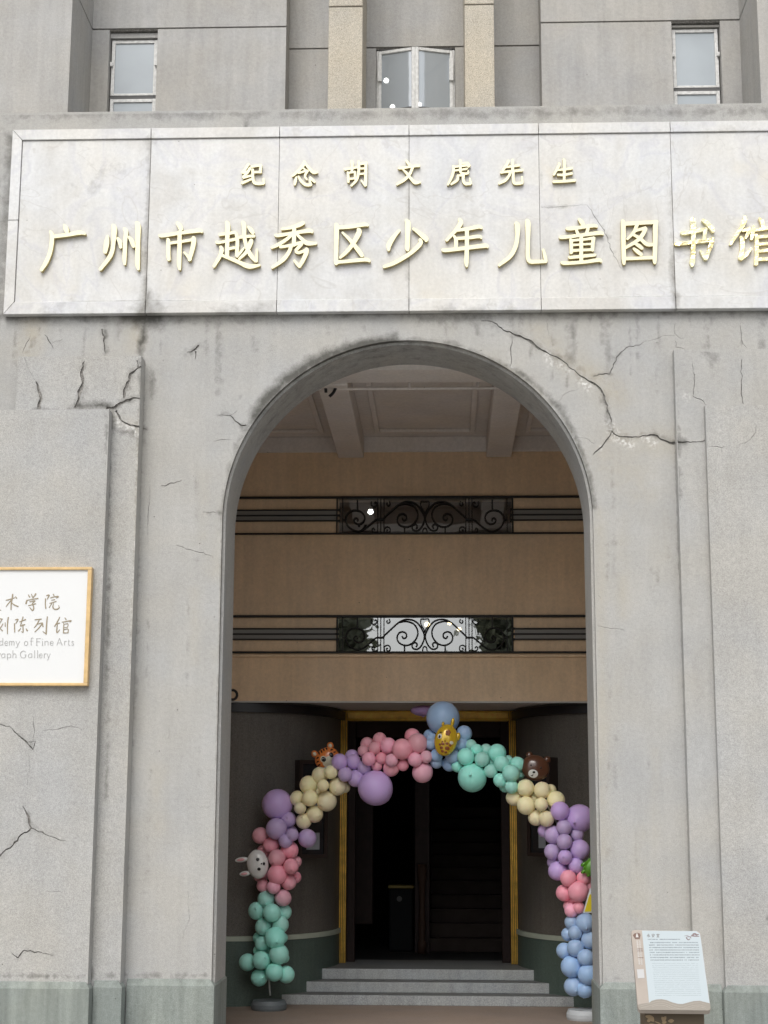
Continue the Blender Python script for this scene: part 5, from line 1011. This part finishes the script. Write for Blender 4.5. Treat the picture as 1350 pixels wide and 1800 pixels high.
# ------------------------------------------------------------------ information stand in front
IS = thing('information_stand', 'slanted tan information stand with a white text sheet right of the arch', 'information stand', tuple(at(1180, 1790, -1.75)*[1, 1, 0]))
TL = at(1108, 1636, -1.40); BL = at(1121, 1773, -1.90); TRp = at(1231, 1637, -1.40)
up_ = (TL-BL); up_[0] = 0; up_ /= np.linalg.norm(up_); nb = np.cross([1, 0, 0], up_); nb = nb if nb[1] < 0 else -nb
M_BTAN = simple('board_tan', (.36, .315, .275), .55, var=.06); M_BSHEET = simple('board_sheet', (.43, .485, .51), .4); M_BWAVE = simple('board_wave', (.27, .245, .21), .5); M_BWAVE2 = simple('board_wave_light', (.34, .31, .27), .5); M_BTXT = simple('board_text', (.22, .25, .265), .6); M_BTXT2 = simple('board_text_dark', (.20, .19, .18), .6); M_BMARK = simple('board_mark', (.16, .10, .08), .6); M_BWHITE = simple('board_white_print', (.52, .50, .48), .5)
def on_board(a, b, lift=0.0): return at_plane(a, b, BL+nb*lift, nb)
def board_prism(name, polys, lift, d, mat, lab=None):
    org = BL+nb*(lift); u = np.array([1., 0, 0]); v = up_; P2 = []
    for pl in polys:
        q = [];
        for a, b in pl: r = on_board(a, b, lift+d)-org; q.append((np.dot(r, u), np.dot(r, v)))
        P2.append(q)
    V, Fc = union_prism(P2, org, u, v, nb, d); return obj(name, V, Fc, mat, IS, label=lab)
def rounded(pts, r=5, n=5):
    out = []; N = len(pts)
    for i in range(N):
        p0, p1, p2 = (np.array(pts[(i+k) % N], float) for k in (-1, 0, 1)); a = p1+(p0-p1)/np.linalg.norm(p0-p1)*r; b = p1+(p2-p1)/np.linalg.norm(p2-p1)*r
        for t in np.linspace(0, 1, n): out.append(tuple((1-t)**2*a+2*t*(1-t)*p1+t*t*b))
    return out
outline = rounded([(1109,1634.5),(1231,1636.5),(1250,1777),(1121.5,1775.5)], 7)
o = board_prism('board', [outline], -.028, .028, M_BTAN); bevel(o, .004, 2, 60)
o = board_prism('board_edge', [rounded([(1112,1637),(1229,1639),(1248,1779),(1124,1777)], 7)], -.04, .0118, simple('board_edge_brown', (.06, .045, .035), .6))
wave_top = [(1141,1762.5),(1146,1759),(1154,1756.8),(1163,1756.3),(1172,1758),(1182,1762),(1192,1764.5),(1200,1764.8),(1210,1762),(1220,1759.5),(1230,1759),(1240,1761.5),(1247.5,1763.5)]
sheet = [(1128.5,1635.8)]+[(1141.0,1763)]+wave_top[1:]+[(1247.3,1763),(1232,1650),(1230,1641),(1224,1636.8)]
board_prism('white_sheet', [sheet], .0002, .0014, M_BSHEET)
wv = catmull([(1121,1766),(1130,1764),(1141,1762.5)], 3)
wavep = [tuple(p) for p in wv]+wave_top[1:]+[(1249,1770),(1248,1775),(1244,1776.3),(1128,1775),(1122.5,1771)]
board_prism('wave_band', [wavep], .0003, .0030, M_BWAVE)
for k, dy in enumerate((4, 8, 11)):
    ln = [(x, y+dy, .9) for x, y in [(1126,1764)]+wave_top[1:-1]]
    ln = [p for p in ln if p[1] < 1773.5]
    if len(ln) > 3: board_prism('wave_line', [stroke_poly(ln, 3)], .0034, .0006, M_BWAVE2)
rng = random.Random(3)
def edge_l(y): return 1131.5+(y-1640)*(13.0/125)+6
def edge_r(y): return 1224.5+(y-1640)*(14.5/125)
def text_lines(rows, hgt, mat, unit, name):
    for y, f0, f1 in rows:
        x = edge_l(y)+f0; xe = edge_l(y)+(edge_r(y)-edge_l(y))*f1; polys = []
        while x < xe:
            w = unit*rng.uniform(.55, .95)
            if rng.random() > .07: polys.append([(x, y-hgt/2), (x+w, y-hgt/2), (x+w+.1, y+hgt/2*rng.uniform(.4, 1)), (x+.1, y+hgt/2)])
            x += unit
        if polys: o = board_prism(name, polys, .0017, .0005, mat)
text_lines([(1651.2,0,.66)]+[(1656.8+4.35*i, 1, 1.0) for i in range(6)]+[(1683,1,.98),(1687.5,1,.96)], 1.7, M_BTXT, 2.3, 'text_line')
text_lines([(1693.5+3.3*i, 3, .95) for i in range(18)], .8, simple('board_text_faint', (.36, .41, .43), .6), 1.5, 'text_line')
TITLE = {'永': [[(5,0,1.2),(6,1.4,1.2)],[(2.5,3,1.1),(5.2,2.6,1.2),(5.2,9.5,1.3),(4,9,1)],[(.8,5,1),(4,4.8,1),(1,8.6,1)],[(8.8,3.2,1),(5.6,5.2,1)],[(5.4,4.4,1),(9.6,9,1.3)]],
 '安': [[(5,0,1.2),(5.4,1.2,1.2)],[(1,3,1),(1.2,1.8,1),(9,1.8,1.1),(8.6,3.2,1)],[(1,5.4,1.1),(9.4,5.2,1.1)],[(4.6,3,1),(3,6.8,1),(7.8,9.6,1.1)],[(7,5,1),(5.6,7.8,1),(1.4,9.6,1)]],
 '堂': [[(5,0,1.1),(5,1.8,1)],[(2.4,.4,1),(3.2,1.6,1)],[(7.8,.4,1),(6.8,1.6,1)],[(1,3.6,1),(1.2,2.3,1),(9,2.3,1),(8.8,3.6,1)],[(3,3.8,1),(3,5.6,1)],[(3,3.8,1),(7,3.8,1),(7,5.6,1)],[(3,5.5,1),(7,5.5,1)],[(5,5.6,1),(5,9.4,1)],[(2.4,7.4,1),(7.6,7.4,1)],[(.8,9.5,1.1),(9.2,9.5,1.1)]]}
def board_char(strokes, x0, y0, s, mat, name='title_character', lab=None):
    board_prism(name, [[(x0+p[0]*s, y0+p[1]*s) for p in stroke_poly(st_, 3)] for st_ in strokes], .0017, .0006, mat, lab)
for i, ch in enumerate('永安堂'): board_char(TITLE[ch], 1136.8+8.3*i, 1641.3, .62, M_BTXT2, lab='character '+ch)
# emblem at the top of the tan side strip: fan shape, pale figure, dark bar
board_prism('emblem', [[(1112.5,1644),(1115,1641),(1120,1639.5),(1125,1641),(1126,1644),(1125,1648),(1115,1648)]], .0003, .0012, M_BMARK); board_prism('emblem_figure', [[(1117.5,1647.5),(1118.5,1642),(1119.5,1639.8),(1120.8,1642),(1122.5,1647.5)]], .0016, .0008, M_BWHITE)
board_prism('emblem_bar', [[(1115.5,1648.6),(1125.2,1648.6),(1124.5,1650.4),(1116.2,1650.4)]], .0003, .0012, M_BMARK)
# white vertical lettering on the strip and the pale square below it
for j in range(14):
    y = 1653.5+3.05*j; x = 1118.5+(y-1653)*.095
    polys = [[(x+dx, y+dy), (x+dx+wd, y+dy), (x+dx+wd, y+dy+.8), (x+dx, y+dy+.8)] for dx, dy, wd in ((0, 0, 3.2), (.4, 1.3, 2.4), (4.4, .2, 2.8), (4.8, 1.5, 2.2))]+[[(x+1.3, y), (x+2.0, y), (x+2.0, y+2.3), (x+1.3, y+2.3)]]
    board_prism('side_character', polys, .0003, .0008, M_BWHITE)
for y in (1667.5, 1671, 1683): board_prism('side_bar', [[(1119+(y-1660)*.09, y), (1129+(y-1660)*.09, y), (1129+(y-1660)*.09, y+1.0), (1119+(y-1660)*.09, y+1.0)]], .0013, .0005, M_BMARK)
board_prism('pale_square', [[(1119.5,1704),(1131.5,1703.5),(1133,1719),(1121.3,1719.5)]], .0003, .0010, simple('board_square', (.46, .46, .46), .6))
# small brush ornament at the top right corner: rooflines
orn = [[(1206,1648,1.6),(1210,1652,1.6),(1213,1650,1.2)],[(1207,1647,1),(1212,1646.5,1.2),(1215,1649,1)],[(1214,1646,1),(1221,1641,2.2),(1226,1644,1.2)],[(1216,1645,1.6),(1222,1645.5,1.8),(1229,1646,1)],[(1218,1640.5,.8),(1223,1643,1.4),(1228,1642.5,1.8)],[(1203,1645.2,.5),(1210,1644.2,.7)],[(1219,1643,1.2),(1219,1646,1.2)],[(1224,1642,1),(1224,1646,1)]]
board_prism('corner_ornament', [stroke_poly(s_, 3) for s_ in orn], .0017, .0006, simple('ornament_red_grey', (.2, .14, .14), .6))
# post under the board
pa, pb_ = at(1131, 1785, -1.72)[0], at(1234, 1785, -1.72)[0]; zp = on_board(1180, 1770)[2]
M_POST = simple('post_brown', (.115, .085, .052), .5, var=.1)
V = [(pa, -1.8, 0), (pb_, -1.8, 0), (pb_, -1.55, 0), (pa, -1.55, 0)]
zf = BL[2]+(-1.8-BL[1])/up_[1]*up_[2]-.06; zbk = BL[2]+(-1.55-BL[1])/up_[1]*up_[2]-.06
V += [(pa, -1.8, zf), (pb_, -1.8, zf), (pb_, -1.55, zbk), (pa, -1.55, zbk)]
obj('post', V, [(0,3,2,1),(4,5,6,7),(0,1,5,4),(1,2,6,5),(2,3,7,6),(3,0,4,7)], M_POST, IS)
M_LEAF = simple('post_gold_leaf', (.36, .26, .15), .5)
def leaf(cx, cy, a, L, w):
    ca, sa = math.cos(a), math.sin(a); pts = [(t*L, w*math.sin(math.pi*t)**.8*s_) for s_, ts in ((1, np.linspace(0, 1, 7)), (-1, np.linspace(1, 0, 7)[1:-1])) for t in ts]
    return [(cx+x*ca-y*sa, cy+x*sa+y*ca) for x, y in pts]
lv = [leaf(1134,1786,.2,16,3.6), leaf(1141,1785,.9,14,4), leaf(1137,1795,-.3,7,3), leaf(1163,1787,1.0,12,3.2), leaf(1171,1786,2.2,12,3.2), leaf(1174,1795,-.1,11,3.4), leaf(1172,1796,2.9,9,2.6), leaf(1150,1795,.4,14,1), leaf(1140,1800,.3,16,3)]
for i, l in enumerate(lv):
    P2 = [at(a, b, -1.8)[[0, 2]] for a, b in l]; V, Fc = union_prism([P2], (0, -1.8, 0), (1, 0, 0), (0, 0, 1), (0, -1, 0), .0015+.0004*i); obj('leaf_print', V, Fc, M_LEAF, IS)

# ------------------------------------------------------------------ trees across the forecourt (seen mirrored in the glass)
M_LEAFT = simple('tree_foliage', (.30, .31, .22), .7, var=.25, vscale=1.5); M_BARK = simple('bark', (.12, .10, .08), .9, bumps=.5, bscale=20)
def tree(x, y, h, rx, rz, n, label, cat='tree'):
    t = thing('tree', label, cat, (x, y, 0), 'trees across the forecourt'); cz = h-rz
    V, Fc = tubevf([(x, y, 0), (x+.1, y, cz*.5), (x, y, cz), (x+.1, y, h-.3)], [.22, .17, .12, .03], 10); obj('trunk', V, Fc, M_BARK, t, smooth=True)
    rg = np.random.RandomState(int(h*100)); V, Fc = [], []
    cl_ = [(rg.normal(0, .45)*rx, rg.normal(0, .45)*rx, rg.uniform(-.9, .9)*rz) for _ in range(26)]
    for i in range(n):
        c = cl_[rg.randint(26)]; p = np.array([x, y, cz])+np.array(c)+rg.normal(0, .22, 3)*[rx, rx, rz]; a = rg.normal(0, 1, 3); a /= np.linalg.norm(a); b = np.cross(a, rg.normal(0, 1, 3)); b /= np.linalg.norm(b); s = rg.uniform(.2, .38); k = len(V)
        V += [p-a*s, p+b*s*.5, p+a*s, p-b*s*.5]; Fc.append((k, k+1, k+2, k+3))
    obj('crown', V, Fc, M_LEAFT, t)
tree(-2.75, -30, 9.4, .6, 2.6, 5000, 'narrow dark tree mirrored at the left of the lower iron window')
tree(-5.4, -32, 7.6, 2.6, 2.4, 5000, 'broad tree mirrored beyond the left edge of the window glass')
tree(3.0, -31, 8.4, 1.5, 2.3, 6000, 'bushy tree mirrored at the right of the lower iron window')
tree(-.7, -42, 7.1, 2.4, 2.2, 6000, 'low tree mirrored along the bottom of the lower iron window')
tree(1.9, -43, 7.3, 2.2, 2.2, 6000, 'low round tree mirrored right of centre in the window glass')
